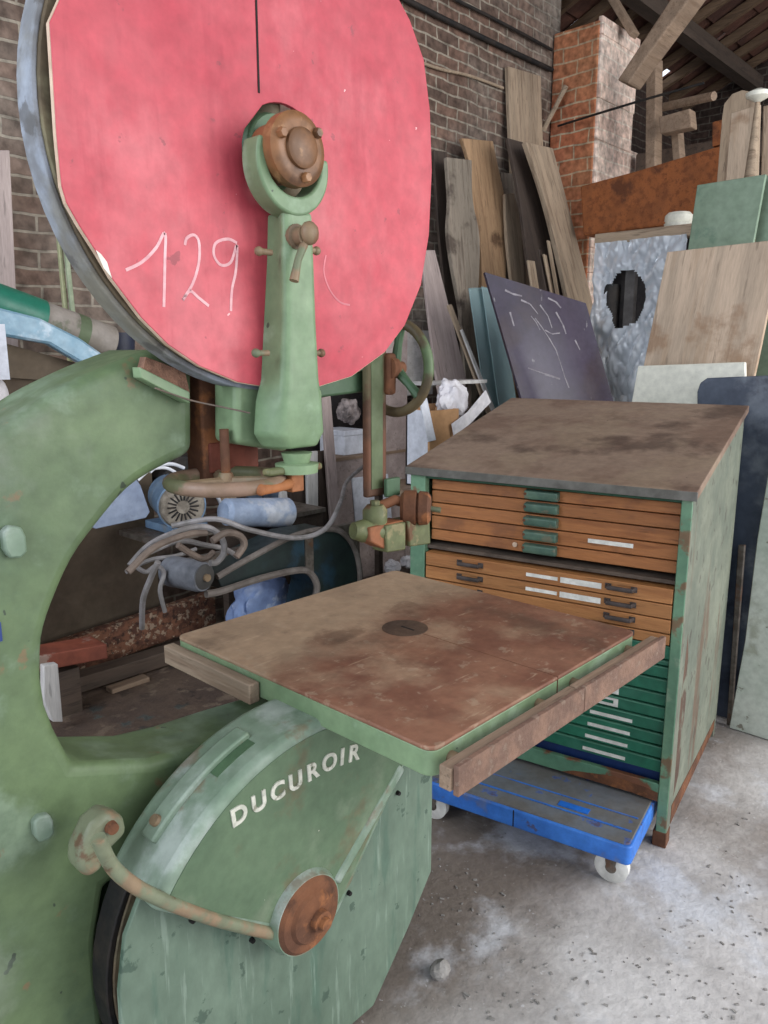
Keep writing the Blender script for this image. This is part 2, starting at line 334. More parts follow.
def slab(name, pts, th, m, label, cat, group=None, bevel=.002, up=None, parent=None, away=True):
    """flat board from a coplanar outline; local x across, y up the board, z out of it; thickness goes away from the camera"""
    P = [Vector(p) for p in pts]
    n = Vector((0,0,0))
    for i in range(len(P)):
        a, b = P[i], P[(i+1)%len(P)]; n += (a-P[0]).cross(b-P[0])
    n.normalize()
    if n.dot(CAM-P[0]) < 0: n = -n
    up = Vector(up) if up is not None else Vector((0,0,1))
    y = (up-n*up.dot(n)).normalized(); x = y.cross(n).normalized()
    o0 = min(P, key=lambda p: p.z); cen = sum(P, Vector())/len(P)
    org = cen + y*((o0-cen).dot(y))
    R = Matrix((x,y,n)).transposed()
    mtx = Matrix.Translation(org) @ R.to_4x4()
    inv = mtx.inverted()
    mb = MB(); mb.prism([inv @ p for p in P], (0,0,-th))
    o = bpy.data.objects.new(name, bpy.data.meshes.new(name)); C.objects.link(o)
    o.data.materials.append(m); finish(o, mb.bm, bevel, 1, False)
    if parent:
        o.parent = parent; o.matrix_basis = WM[parent.name].inverted() @ mtx; WM[o.name] = mtx
        if label: o['label'] = label
    else:
        o.matrix_world = mtx; WM[o.name] = mtx; tag(o, label, cat, group)
    return o
def copy_tree(src, parent=None):
    c = src.copy(); C.objects.link(c); c.parent = parent
    for ch in list(src.children): copy_tree(ch, c)
    return c
def circ(c, R, n, ax='y', a0=0, a1=2*PI):
    out = []
    for i in range(n):
        a = a0+(a1-a0)*i/n
        u, v = R*math.cos(a), R*math.sin(a)
        out.append(Vector((c[0]+u, c[1], c[2]+v)) if ax == 'y' else (Vector((c[0], c[1]+u, c[2]+v)) if ax == 'x' else Vector((c[0]+u, c[1]+v, c[2]))))
    return out
# ================================================================ SETTING
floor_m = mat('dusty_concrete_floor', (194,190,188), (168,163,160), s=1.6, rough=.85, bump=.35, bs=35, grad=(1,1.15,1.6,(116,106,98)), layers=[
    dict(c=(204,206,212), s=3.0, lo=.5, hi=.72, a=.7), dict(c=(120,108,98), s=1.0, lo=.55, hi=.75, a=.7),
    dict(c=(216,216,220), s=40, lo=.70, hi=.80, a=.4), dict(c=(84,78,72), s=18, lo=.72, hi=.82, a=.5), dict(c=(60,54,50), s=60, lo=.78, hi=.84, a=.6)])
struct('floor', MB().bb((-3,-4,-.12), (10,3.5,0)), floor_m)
struct('wall_back', MB().bb((-3,3.4,-.12), (5.6,3.7,4.34)), brick_wall)
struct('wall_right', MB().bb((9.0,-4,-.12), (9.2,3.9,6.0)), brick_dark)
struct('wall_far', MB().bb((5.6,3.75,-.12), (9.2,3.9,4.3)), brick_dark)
# roof: overlapping clay tiles on rafters, open to the sky where tiles have slipped
w_raft = wood('rafter_wood', (108,86,66), (78,60,46))
RS = .42
def rz_(Y): return 4.32+RS*(3.5-Y)
tb_ = MB(); rng = random.Random(3)
X = -3.0
while X < 9.3:
    Y = -2.9
    while Y < 3.85:
        if rng.random() > .05:
            j = rng.uniform(-.012,.012); g = .008 if rng.random() > .06 else .045
            y0, y1 = Y-.02, Y+.30-g; k = rng.uniform(0,.012)
            v = [(X+g*.5+j, y0, rz_(y0)+.03+k), (X+.245-g*.5+j, y0, rz_(y0)+.03+k), (X+.245-g*.5+j, y1, rz_(y1)+.005+k), (X+g*.5+j, y1, rz_(y1)+.005+k)]
            tb_.prism(v, (0,0,.018))
        Y += .27
    X += .25
ceil = struct('ceiling', tb_, tilemat)
X = -2.8
while X < 9.2:
    part('rafter', MB().prism([(X,-2.6,rz_(-2.6)-.08),(X,3.85,rz_(3.85)-.08),(X,3.85,rz_(3.85)-.002),(X,-2.6,rz_(-2.6)-.002)], (.05,0,0)), w_raft, ceil, smooth=False)
    X += .36
for Y in (3.1, 1.2, -.7):
    part('purlin', MB().bb((-3,Y-.06,rz_(Y)-.24), (9.0,Y+.06,rz_(Y)-.10)), w_darkx, ceil, smooth=False)
# ================================================================ BANDSAW
saw = thing('bandsaw', 'large old green cast iron bandsaw with red upper wheel guard and rusty table', 'bandsaw', (.85,1.3,0))
FY = 1.27
def f(px, py, Y=FY): p = aY(px, py, Y); return (p.x, FY, p.z)
inner = [f(*p) for p in smooth_path([(195,453,0),(160,470,0),(130,490,0),(100,525,0),(75,560,0),(55,605,0),(45,640,0),(44,680,0)], 3) for p in [(p[0],p[1])]]
def fb(px, py): p = aY(px, py, 1.44); return (p.x, FY, p.z)
q0 = inner[-1]
lowr = [fb(110,733), fb(150,724), fb(200,708), fb(252,693)]
inner += [(q0[0]+.002,FY,q0[2]-.05), (q0[0]+.014,FY,q0[2]-.10), (q0[0]+.04,FY,(q0[2]-.10)*.5+lowr[0][2]*.5-.01)] + lowr
outl = inner + [(1.34,FY,.82),(1.36,FY,.60),(.66,FY,.60),(.585,FY,.60),(.562,FY,.50),(.562,FY,.0),(.0,FY,0),(-.01,FY,.1),(.03,FY,.3),(.04,FY,.8),(.09,FY,1.1),(.2,FY,1.29),(.33,FY,1.42)]
outl += [tuple(p) for p in smooth_path([Vector(f(*q)) for q in ((0,430),(30,409),(60,390),(105,368),(150,350))], 4)]
outl += [(.785,FY,1.606),(.83,FY,1.585),(f(195,380)[0],FY,1.56)]
frame = part('frame', MB().prism(outl, (0,.17,0)), green, saw, bevel=.028, segs=4)
part('frame_web', MB().bb((.5,1.36,.0), (1.36,1.42,.63)), greend, saw, bevel=.006)
def lug(px, py, w, h, nm):
    p = aY(px, py, FY-.012)
    o = [(p.x+w*dx, FY-.014, p.z+h*dz) for dx, dz in ((-.5,.35),(-.2,.5),(.35,.4),(.5,.1),(.5,-.35),(.2,-.5),(-.3,-.45),(-.5,-.15))]
    part(nm, MB().prism(o, (0,.02,0)), greenl, saw, bevel=.004)
greenl_, greenl = greenl, greenrub
lug(15,542,.036,.056,'casting_lug'); lug(44,828,.034,.052,'casting_lug')
greenl = greenl_
p = aY(0, 632, FY-.004)
part('maker_plate', MB().box((p.x-.012, FY-.002, p.z), (.03,.005,.033)), mat('blue_plate', (38,60,120), rough=.4), saw, bevel=.001, label='small blue plate on the column')
# brush on the arch
br = part('wheel_brush', MB().prism([aY(140,367,1.24), aY(190,392,1.24), aY(190,404,1.24), aY(141,378,1.24)], (0,.028,0)), greenl, saw, bevel=.002)
part('bristles', MB().prism([aY(146,357,1.245), aY(185,372,1.245), aY(190,393,1.245), aY(143,369,1.245)], (0,.02,0)), bristle, br)
part('wire', MB().tube(smooth_path([aY(155,388,1.235), aY(190,400,1.235), aY(222,407,1.2), aY(250,413,1.16)],5), .0016, 6), cablebrown, saw)
# upper wheel
UC = Vector((.965,1.21,1.96)); UR = .432
wh = part('upper_wheel', MB().ringprism(circ((UC.x,1.186,UC.z),UR-.010,72), circ((UC.x,1.186,UC.z),UR-.052,72), (0,.052,0)), rimbrown, saw, bevel=.004)
part('tyre', MB().ringprism(circ((UC.x,1.188,UC.z),UR,72), circ((UC.x,1.188,UC.z),UR-.0105,72), (0,.048,0)), tyre, wh, bevel=.003)
for k in range(6):
    a = math.radians(20+60*k); d = Vector((math.cos(a),0,math.sin(a)))
    part('spoke', MB().tube([UC+d*.05, UC+d*.2, UC+d*(UR-.04)], [.028,.02,.024], 10), rimbrown, wh)
part('hub', MB().lathe(UC+Vector((0,-.05,0)), UC+Vector((0,.06,0)), [(0,.06),(.3,.07),(.8,.07),(1,.055)], 28), greend, wh)
# red board
bo = smooth_path
BPX = [(66,-14),(59,2),(50,22),(52,54),(57,135),(62,186),(67,203),(80,226),(98,254),(112,278),(142,318),(169,345),(200,366),(238,382),(268,387),(320,386),(352,376),(385,352),(405,325),(421,285),(429,235),(432,170),(430,110),(424,60),(410,20),(392,-14)]
bpts = [aY(x,y,1.165) for x, y in BPX]
top = [Vector((UC.x+.015+.435*math.cos(a), 1.165, 1.965+.435*math.sin(a))) for a in [math.radians(v) for v in range(58,130,9)]]
loop = bpts+top
n = len(loop)
ctr = Vector((.985,1.165,1.945))
loop = sorted(loop, key=lambda p: math.atan2(p.z-ctr.z, p.x-ctr.x))
hole = [ctr+Vector((.098*math.cos(math.atan2(p.z-ctr.z,p.x-ctr.x)),0,.098*math.sin(math.atan2(p.z-ctr.z,p.x-ctr.x)))) for p in loop]
bd = part('wheel_guard_board', MB().ringprism(loop, hole, (0,.010,0)), redboard, saw, bevel=.0012, smooth=False)
hole2 = [p+(p-ctr).normalized()*(-.016) for p in loop]
part('plywood_edge', MB().ringprism([p+(p-ctr).normalized()*.001+Vector((0,.002,0)) for p in loop], [p+Vector((0,.002,0)) for p in hole2], (0,.0085,0)), plyedge, bd, smooth=False)
part('slot', MB().box(aY(257,30,1.1645), (.0035,.002,.20)), darkvoid, bd, smooth=False)
def stroke(pts, Y, r=.0026, k=6): return [Vector((q.x, q.y, q.z)) for q in smooth_path([aY(x,y,Y) for x, y in pts], k)]
for s_ in ([(126,270),(142,262),(156,248),(165,233),(165,260),(164,307)],
          [(185,245),(187,238),(194,235),(199,242),(199,262),(193,283),(183,300),(190,291),(199,298),(209,306)],
          [(237,243),(228,239),(216,243),(214,255),(221,265),(231,262),(237,245),(236,270),(232,290),(231,311)]):
    ch = MB(); P = stroke(s_, 1.1643)
    for a, b in zip(P, P[1:]):
        d = (b-a); w = Vector((-d.z,0,d.x)).normalized()*.0025
        ch.prism([a+w, b+w, b-w, a-w], (0,.0008,0))
    part('chalk_digit', ch, chalk, bd, smooth=False)
part('chip', MB().prism([aY(x,y,1.1645) for x, y in ((96,250),(101,254),(107,262),(110,272),(112,278),(104,268))], (0,.001,0)), white_b, bd, smooth=False, label='white chipped spot on the edge')
sc = MB(); P = stroke([(326,255),(324,272),(330,290),(340,302),(350,305)], 1.1645)
for a, b in zip(P, P[1:]):
    d = (b-a); w = Vector((-d.z,0,d.x)).normalized()*.0018
    sc.prism([a+w, b+w, b-w, a-w], (0,.0006,0))
part('chalk_mark', sc, mat('faint_chalk', (214,130,138), rough=.9), bd, smooth=False)
# wheel support arm: fork, bearing, post
def arm_sec(px0, pxm, px1, py, Y0=1.098, Y1=1.15):
    z = aY((px0+px1)/2, py, Y0).z
    x0 = aY(px0, py, Y1).x; xm = aY(pxm, py, Y0).x; x1 = aY(px1, py, Y0).x
    return [Vector((x0,Y1+.02,z)), Vector((x0,Y1-.012,z)), Vector((xm-.004,Y0+.008,z)), Vector((xm+.006,Y0,z)), Vector((x1-.008,Y0,z)), Vector((x1,Y0+.012,z)), Vector((x1,Y1+.02,z))]
arm = MB(); secs = [arm_sec(273,286,315,210), arm_sec(272,287,317,260), arm_sec(269,288,319,320), arm_sec(266,287,322,380), arm_sec(261,285,325,402), arm_sec(259,284,327,435), arm_sec(268,288,320,449,1.108)]
vs = [[arm.bm.verts.new(p) for p in s] for s in secs]
for a, b in zip(vs, vs[1:]):
    for k in range(7): arm.bm.faces.new((a[k], a[(k+1)%7], b[(k+1)%7], b[k]))
arm.bm.faces.new(vs[0]); arm.bm.faces.new(vs[-1][::-1])
ar = part('support_arm', arm, greenl, saw, bevel=.008, segs=3)
FC = aY(293,164,1.10); FC.y = 1.125
fk = MB(); ao = [math.radians(v) for v in range(156,378,6)]
o_ = [FC+Vector((.082*math.cos(a),-.03,.086*math.sin(a))) for a in ao]; i_ = [FC+Vector((.062*math.cos(a),-.03,.006+.06*math.sin(a))) for a in ao]
fk.prism(o_+i_[::-1], (0,.045,0))
part('fork', fk, greenl, ar, bevel=.012, segs=3)
FC = aY(298,149,1.075); FC.y = 1.125
cap = part('bearing_cap', MB().lathe(FC+Vector((0,.02,0)), FC+Vector((0,-.058,0)), [(0,.05),(.5,.052),(.62,.061),(.9,.061),(.97,.055),(1,.045)], 36), bronze, saw)
part('cap_center', MB().lathe(FC+Vector((0,-.055,0)), FC+Vector((0,-.068,0)), [(0,.034),(.7,.033),(1,.026)], 28), bronze, cap)
for k in range(3):
    a = math.radians(40+120*k); q = FC+Vector((.047*math.cos(a),-.055,.047*math.sin(a)))
    part('bolt', MB().lathe(q, q+Vector((0,-.013,0)), [(0,.009),(.8,.009),(1,.007)], 6), bronze, cap)
lv = aY(301,236,1.085)
c_ = part('clamp_lever', MB().lathe(lv+Vector((0,.03,0)), lv+Vector((0,-.012,0)), [(0,.022),(.5,.022),(.55,.016),(1,.017)], 16), tan, saw)
part('lever_handle', MB().tube([lv+Vector((.002,-.008,-.01)), aY(298,260,1.072), aY(294,281,1.07)], [.008,.0065,.0085], 10), tan, c_)
part('lever_head', MB().ball(lv+Vector((.006,-.016,.004)), .019, (1,.8,1.1)), tan, c_)
for (bx, by, dx) in ((266,252,-1),(310,250,1),(263,353,-1),(315,353,1)):
    q = aY(bx, by, 1.12)
    part('side_bolt', MB().cyl(q+Vector((.012*-dx,0,0)), q+Vector((.02*dx,0,0)), .0055, n=10).ball(q+Vector((.016*dx,0,0)), .0085), tan, saw)
# slide housing + bars
hb = MB().prism([aY(236,380,1.19), aY(290,388,1.19), aY(290,452,1.19), aY(236,444,1.19)], (0,.075,0))
part('slide_housing', hb, greenl, saw, bevel=.012, segs=3)
hb = MB().prism([aY(276,390,1.172), aY(324,388,1.172), aY(324,436,1.172), aY(276,446,1.172)], (0,.10,0))
part('slide_block', hb, greenl, saw, bevel=.012, segs=3)
p0 = aY(206,372,1.31); p1 = aY(206,466,1.31)
part('slide_bar', MB().box(((p0.x+p1.x)/2, 1.31, (p0.z+p1.z)/2), (.06,.06,p0.z-p1.z+.05)), rust, saw, bevel=.005)
p0 = aY(228,462,1.30)
part('slide_foot', MB().box((p0.x,1.30,p0.z+.015), (.12,.05,.06)), mat('red_rust', (112,58,44), (92,48,36), s=9, rough=.8), saw, bevel=.004)
# tension handwheel
HC = Vector((.853,1.205,1.362))
hw = part('tension_handwheel', MB().ring(HC, (0,0,1), .104, .0135, 48, 12), handrim, saw)
for k in range(3):
    a = math.radians(65+120*k); d = Vector((math.cos(a), math.sin(a), 0))
    part('spoke', MB().tube([HC+Vector((0,0,-.004)), HC+d*.05, HC+d*.1], [.012,.010,.012], 8), tan, hw)
part('hub', MB().lathe(HC+Vector((0,0,-.02)), HC+Vector((0,0,.016)), [(0,.018),(.6,.018),(1,.012)], 20), tan, hw)
q = HC
part('spindle', MB().cyl(q, (q.x,q.y,1.46), .009, n=14), rust, hw)
q = aY(297,468,1.12)
nut = part('stem_collar', MB().lathe((q.x,q.y,q.z+.03), (q.x,q.y,q.z-.008), [(0,.03),(.5,.024),(.55,.042),(1,.04)], 20), greenl, saw)
part('collar_tab', MB().box((q.x-.01,q.y,q.z-.001), (.135,.022,.014)), olive, nut, bevel=.005)
q2 = aY(293,482,1.12)
part('crank', MB().box((q2.x,q2.y,q2.z), (.03,.03,.034)).tube([q2, aY(280,487,1.10), aY(262,490,1.09)], [.012,.009,.010], 10).ball(aY(261,490,1.09), .011), mat('orange_rust', (150,96,58), (126,78,48), s=10, rough=.7), saw, bevel=.002)
# upper blade guide: bracket, post, handwheel
GY = 1.315
part('guide_bracket', MB().prism([aY(318,376,1.32), aY(366,370,1.32), aY(366,392,1.32), aY(318,398,1.32)], (0,.08,0)), greend, saw, bevel=.006)
a = aY(367,420,1.29).x; b = aY(387,420,1.29).x; zb = aY(375,497,1.29).z
part('guide_post', MB().bb((a,1.29,zb), (b,1.308,1.98)), rustpost, saw, bevel=.006)
part('post_stripe', MB().bb((a+.014,1.2885,zb+.02), (b-.016,1.30,1.75)), mat('olive_stripe', (84,96,66), (76,86,58), s=9, rough=.55), saw, bevel=.001)
part('post_flange', MB().bb((b-.01,1.275,1.50), (b+.02,1.35,1.60)), rust, saw, bevel=.008)
HX = b+.03
W2 = aX(395,368,HX)
gw = part('guide_handwheel', MB().ring(W2, (1,0,0), .108, .0125, 48, 12), mat('brown_rim', (92,80,58), (76,66,48), s=9, rough=.5, layers=[dict(c=(88,106,74), s=6, lo=.52, hi=.64)]), saw)
for k in range(3):
    an = math.radians(100+120*k); d = Vector((0, math.cos(an), math.sin(an)))
    part('spoke', MB().tube([W2, W2+d*.06, W2+d*.104], [.014,.010,.013], 8), greend, gw)
part('hub', MB().lathe(W2+Vector((-.03,0,0)), W2+Vector((.025,0,0)), [(0,.03),(.5,.026),(.6,.018),(1,.016)], 20), rust, gw)
part('guide_knob', MB().ball(aY(388,388,1.29), .013).cyl(aY(388,388,1.29), aY(381,386,1.30), .006), rust, saw)
q = aY(392,487,1.27)
part('guide_plate', MB().box(q, (.05,.012,.046)), greend, saw, bevel=.003)
gb = MB().tube([aY(376,508,1.27), aY(395,500,1.25), aY(412,505,1.235)], .013, 10)
part('guide_link', gb, rust, saw)
q = aY(416,508,1.22)
gr = part('guide_roller', MB().lathe(q+Vector((-.022,.03,0)), q+Vector((.022,-.03,0)), [(0,.034),(.12,.044),(.5,.044),(.55,.036),(.62,.043),(.9,.041),(1,.03)], 30), rust, saw)
part('roller_pin', MB().cyl(q+Vector((.018,-.025,0)), q+Vector((.036,-.05,-.004)), .007, n=10), tan, gr)
q = aY(375,517,1.25)
part('guide_boss', MB().lathe(q+Vector((0,.0,-.035)), q+Vector((0,0,.03)), [(0,.022),(.4,.03),(.8,.03),(1,.02)], 18).cyl(q+Vector((0,0,.03)), q+Vector((0,0,.04)), .012, n=8), olive, saw)
q = aY(362,530,1.25)
part('guide_screw', MB().lathe(q+Vector((-.02,.01,0)), q+Vector((.05,-.01,-.01)), [(0,.02),(.35,.028),(.7,.024),(1,.026)], 18), olive, saw)
pa = aY(372,538,1.24); pb = aY(430,532,1.24)
part('guide_block', MB().prism([aY(370,528,1.22), aY(404,520,1.22), aY(404,550,1.22), aY(384,549,1.22), aY(370,542,1.22)], (0,.05,0)), mat('rust_orange_block', (140,88,58), (112,74,50), s=12, rough=.7), saw, bevel=.004)
part('guide_jaw', MB().prism([aY(386,526,1.212), aY(406,522,1.212), aY(406,550,1.212), aY(387,553,1.212)], (0,.05,0)), olive, saw, bevel=.004)
part('guide_jaw', MB().prism([aY(408,521,1.21), aY(430,517,1.21), aY(431,544,1.21), aY(410,547,1.21)], (0,.055,0)), olive, saw, bevel=.004)
# table
TX0, TX1, TY0, TY1 = .959, 1.76, .778, 1.592
def rrect(x0, y0, x1, y1, z, r, n=5):
    out = []
    for cx_, cy_, a0 in ((x1-r,y1-r,0),(x0+r,y1-r,90),(x0+r,y0+r,180),(x1-r,y0+r,270)):
        for i in range(n+1):
            a = math.radians(a0+90*i/n); out.append((cx_+r*math.cos(a), cy_+r*math.sin(a), z))
    return out
tb = part('table', MB().prism(rrect(TX0,TY0,TX1,TY1,.912,.024), (0,0,.009)), tabletop, saw, bevel=.003)
part('skirt', MB().prism(rrect(TX0+.001,TY0+.001,TX1-.001,TY1-.001,.863,.023), (0,0,.0495)), greenl, tb, bevel=.002)
ins = aZ(405,628,.921)
part('table_insert', MB().lathe((ins.x,ins.y,.917), (ins.x,ins.y,.9225), [(0,.058),(.9,.058),(1,.056)], 36), mat('dark_insert', (84,66,54), (74,58,48), s=12, rough=.6), tb)
part('blade_slot', MB().bb((ins.x-.0009,TY0-.0005,.866), (ins.x+.0009,ins.y-.05,.9213)), MATS['rust'], tb, smooth=False)
part('blade_hole', MB().bb((ins.x-.003,ins.y-.03,.9215), (ins.x+.003,ins.y+.012,.923)), darkvoid, tb, smooth=False)
part('table_trunnion', MB().bb((1.12,1.285,.80), (1.42,1.42,.864)), greend, saw, bevel=.01)
XM = 1.385
for x0, x1 in ((.952,XM-.001),(XM+.001,1.79)):
    rl = part('fence_rail', MB().prism([(x0,.714,.858),(x0,.726,.858),(x0,.726,.915),(x0,.714,.915)], (x1-x0,0,0)), railrust, tb, bevel=.002)
    part('rail_batten', MB().bb((x0-.006 if x0 < 1 else x0,.7265,.866), (x1-.004,.752,.909)), w_tanx, rl, bevel=.002, label='wooden batten behind the rail')
    for xb in (x0+.06, x1-.08):
        part('rail_spacer', MB().cyl((xb,.752,.886), (xb,TY0+.002,.886), .012, n=12), tan, rl)
part('table_batten', MB().prism([Vector(v) for v in ((.957,1.60,.902),(.957,1.26,.902),(.957,1.26,.856),(.957,1.60,.856))], (-.028,0,0)), w_batten, saw, bevel=.003, label='pale batten under table edge')
# lower wheel and covers
LC = Vector((.945,1.235,.425))
lw = part('lower_wheel', MB().ringprism(circ((LC.x,1.20,LC.z),.395,64), circ((LC.x,1.20,LC.z),.355,64), (0,.06,0)), rimbrown, saw, bevel=.003)
part('tyre', MB().ringprism(circ((LC.x,1.202,LC.z),.408,64), circ((LC.x,1.202,LC.z),.3945,64), (0,.056,0)), black, lw, bevel=.003)
for k in range(6):
    a = math.radians(10+60*k); d = Vector((math.cos(a),0,math.sin(a)))
    part('spoke', MB().tube([LC+d*.05, LC+d*.37], [.026,.022], 10), rimbrown, lw)
part('hub', MB().cyl(LC+Vector((0,-.04,0)), LC+Vector((0,.07,0)), .07, n=24), rimbrown, lw)
pan = [(.60,.70),(.545,.60),(.527,.50),(.522,.30),(.60,.13),(.70,.012),(1.17,.012),(1.30,.155),(1.39,.27),(1.39,.66),(1.28,.80),(1.1,.86),(.85,.86),(.7,.80)]
part('lower_cover_panel', MB().prism([(x,1.125,z) for x, z in pan], (0,.012,0)), greyg, saw, bevel=.002)
GC = Vector((.945,0,.425)); GR = .452
a0, a1 = 43, 150
arc = [Vector((GC.x+GR*math.cos(math.radians(v)), 1.065, GC.z+GR*math.sin(math.radians(v)))) for v in range(a0, a1+1, 4)]
sect = [Vector((.90,1.065,.39)), Vector((1.0,1.065,.40))]+arc
gd = part('wheel_guard', MB().prism(sect, (0,.16,0)), greenrub, saw, bevel=.018, segs=4)
arc2 = [Vector((GC.x+(GR-.022)*math.cos(math.radians(v)), 1.0635, GC.z+(GR-.022)*math.sin(math.radians(v)))) for v in range(a0+2, a1-1, 4)]
part('guard_face', MB().prism([Vector((.915,1.0635,.42)), Vector((.985,1.0635,.42))]+arc2, (0,.004,0)), greenpan, gd, smooth=False)
e0 = GC+Vector((.09*math.cos(math.radians(165)),1.07,.09*math.sin(math.radians(165)))); 
bead = [aY(x,y,1.066) for x, y in ((98,838),(112,866),(135,886),(165,901),(205,916),(240,926),(275,934))]
part('guard_bead', MB().tube(smooth_path(bead,5), .0125, 10), beadm, gd)
s0 = aY(338,884,1.06); s1 = aY(404,768,1.06)
dd = (s1-s0).normalized(); w = Vector((-dd.z,0,dd.x))
part('guard_strut', MB().prism([s0+w*.018, s1+w*.018, s1-w*.010, s0-w*.010], (0,.06,0)), greenrub, gd, bevel=.006)
for bx, by in ((349,893),(398,793),(192,920),(252,940)):
    q = aY(bx,by,1.122); part('bolt', MB().lathe(q+Vector((0,.004,0)), q+Vector((0,-.006,0)), [(0,.006),(1,.005)], 8), darkvoid, gd)
hc = aY(308,914,1.05)
hbp = part('hub_boss', MB().lathe(hc+Vector((0,.09,0)), hc+Vector((0,-.004,0)), [(0,.09),(.8,.09),(1,.083)], 40), greenrub, gd)
part('hub_cap', MB().lathe(hc+Vector((0,.02,0)), hc+Vector((0,-.02,0)), [(0,.081),(.6,.081),(.8,.073),(.82,.056),(1,.05)], 40), rust, hbp)
part('cap_nut', MB().lathe(hc+Vector((.012,-.015,-.008)), hc+Vector((.012,-.045,-.008)), [(0,.024),(.6,.022),(.65,.014),(1,.013)], 14), rust, hbp)
# latch on the guard rim
def rimpt(deg, r, Y): return Vector((GC.x+r*math.cos(math.radians(deg)), Y, GC.z+r*math.sin(math.radians(deg))))
def rimplate(d0, d1, y0, y1, r0, r1, n=8):
    mb = MB(); A = []
    for i in range(n+1):
        d = d0+(d1-d0)*i/n
        A.append([mb.bm.verts.new(rimpt(d, r, y)) for r, y in ((r0,y0),(r1,y0),(r1,y1),(r0,y1))])
    for a, b in zip(A, A[1:]):
        for k in range(4): mb.bm.faces.new((a[k], a[(k+1)%4], b[(k+1)%4], b[k]))
    mb.bm.faces.new(A[0]); mb.bm.faces.new(A[-1][::-1]); return mb
lt = part('latch', rimplate(104,136,1.135,1.175,GR-.005,GR+.012,12), greenrub, gd, bevel=.004)
part('latch_slot', rimplate(105,117,1.112,1.134,GR-.005,GR+.0015,6), greend, lt)
q = rimpt(132,GR+.012,1.155); d = rimpt(132,1,0)-rimpt(132,0,0)
part('latch_pivot', MB().lathe(q-d*.004, q+d*.008, [(0,.012),(1,.010)], 14), tan, lt)
# hinge
hx = [aY(x,y,1.15) for x, y in ((78,870),(80,852),(92,826),(108,812),(126,818),(128,834),(112,850),(102,872),(88,880))]
hg = part('hinge', MB().prism(hx, (0,.05,0)), beadm, saw, bevel=.012, segs=3)
q = aY(112,828,1.145)
part('hinge_pin', MB().lathe(q+Vector((0,.01,0)), q+Vector((0,-.006,0)), [(0,.012),(1,.010)], 14), rust, hg)
# raised letters on the guard
lt_ = MB(); base = smooth_path([aY(x,y,1.0625) for x, y in ((230,829),(262,808),(300,786),(330,769),(362,757))], 12)
cum = [0]
for a, b in zip(base, base[1:]): cum.append(cum[-1]+(b-a).length)
def along(s):
    for i in range(len(base)-1):
        if cum[i+1] >= s: return base[i].lerp(base[i+1], (s-cum[i])/(cum[i+1]-cum[i])), (base[i+1]-base[i]).normalized()
    return base[-1], (base[-1]-base[-2]).normalized()
word = 'DUCUROIR'; tot = cum[-1]*.985
wd = [1.05,1.05,1.0,1.05,1.02,1.05,.55,1.02]; sw = sum(wd); pos = 0
for ch_, w_ in zip(word, wd):
    step = tot*w_/sw
    cu = bpy.data.curves.new('letter', 'FONT'); cu.body = ch_; cu.size = .050; cu.extrude = .002; cu.offset = .0016; cu.align_x = 'CENTER'
    to = bpy.data.objects.new('letter', cu); C.objects.link(to)
    bpy.context.view_layer.update()
    me = bpy.data.meshes.new_from_object(to.evaluated_get(bpy.context.evaluated_depsgraph_get()))
    bpy.data.objects.remove(to); bpy.data.curves.remove(cu)
    P, T = along(pos+step*.5); N_ = Vector((-T.z,0,T.x)); n_ = Vector((0,-1,0))
    R = Matrix((T, N_, T.cross(N_))).transposed().to_4x4()
    tm = bmesh.new(); tm.from_mesh(me); bmesh.ops.transform(tm, matrix=Matrix.Translation(P) @ R, verts=tm.verts)
    mp = {v: lt_.bm.verts.new(v.co) for v in tm.verts}
    for fc in tm.faces:
        try: lt_.bm.faces.new([mp[v] for v in fc.verts])
        except ValueError: pass
    tm.free(); bpy.data.meshes.remove(me); pos += step
part('raised_lettering', lt_, white_letters, gd, smooth=False, label='raised white maker lettering')
# ================================================================ PLAN CHEST (local frame: x right, y deep, z up)
CA = math.atan2(-.982,.187)
chest = thing('plan_chest', 'green plan chest with sloping dusty brown top and shallow wooden and green drawers', 'plan chest', (2.102,1.824,0), CA)
W, D = .98, .93
def cp(name, mb, m, par=chest, **k): return part(name, mb, m, par, local=True, **k)
def slope(y): return 1.172+.2*y/D
def side(x0, x1): return MB().prism([(x0,0,.15),(x0,D,.0),(x0,D,slope(D)),(x0,0,slope(0))][0:0]+[(x0,0,0),(x0,.045,0),(x0,.05,.06),(x0,D-.05,.04),(x0,D-.045,0),(x0,D,0),(x0,D,slope(D)),(x0,0,slope(0))], (x1-x0,0,0))
cp('side_panel', side(W-.02,W), cabside, smooth=False, bevel=.002)
cp('side_panel', side(0,.02), cabgreen, smooth=False, bevel=.002)
cp('post', MB().bb((W-.035,-.002,.0), (W-.001,.03,slope(0))), cabgreen, bevel=.003)
cp('post', MB().bb((.001,-.002,.0), (.062,.03,slope(0))), cabgreen, bevel=.003)
cp('foot', MB().bb((W-.043,-.004,.0), (W+.002,.05,.055)), rust, bevel=.003, label='rusty foot')
cp('rust_edge', MB().prism([(W-.001,.05,.062),(W-.001,D-.05,.042),(W-.001,D-.05,.085),(W-.001,.5,.10),(W-.001,.05,.13)], (.0025,0,0)), rust, smooth=False, label='rusted lower edge of the side')
cp('rust_streak', MB().prism([(W-.001,.07,.15),(W-.001,.13,.2),(W-.001,.15,.45),(W-.001,.13,.62),(W-.001,.09,.72),(W-.001,.06,.5)], (.0012,0,0)), mat('brown_stain', (92,70,56), (78,60,50), s=6, rough=.7, layers=[dict(c=(108,112,98), s=7, lo=.5, hi=.62)]), smooth=False, label='brown rust streak on the side')
cp('back_panel', MB().bb((.02,D-.015,.05), (W-.02,D,slope(D)-.002)), cabgreen, smooth=False)
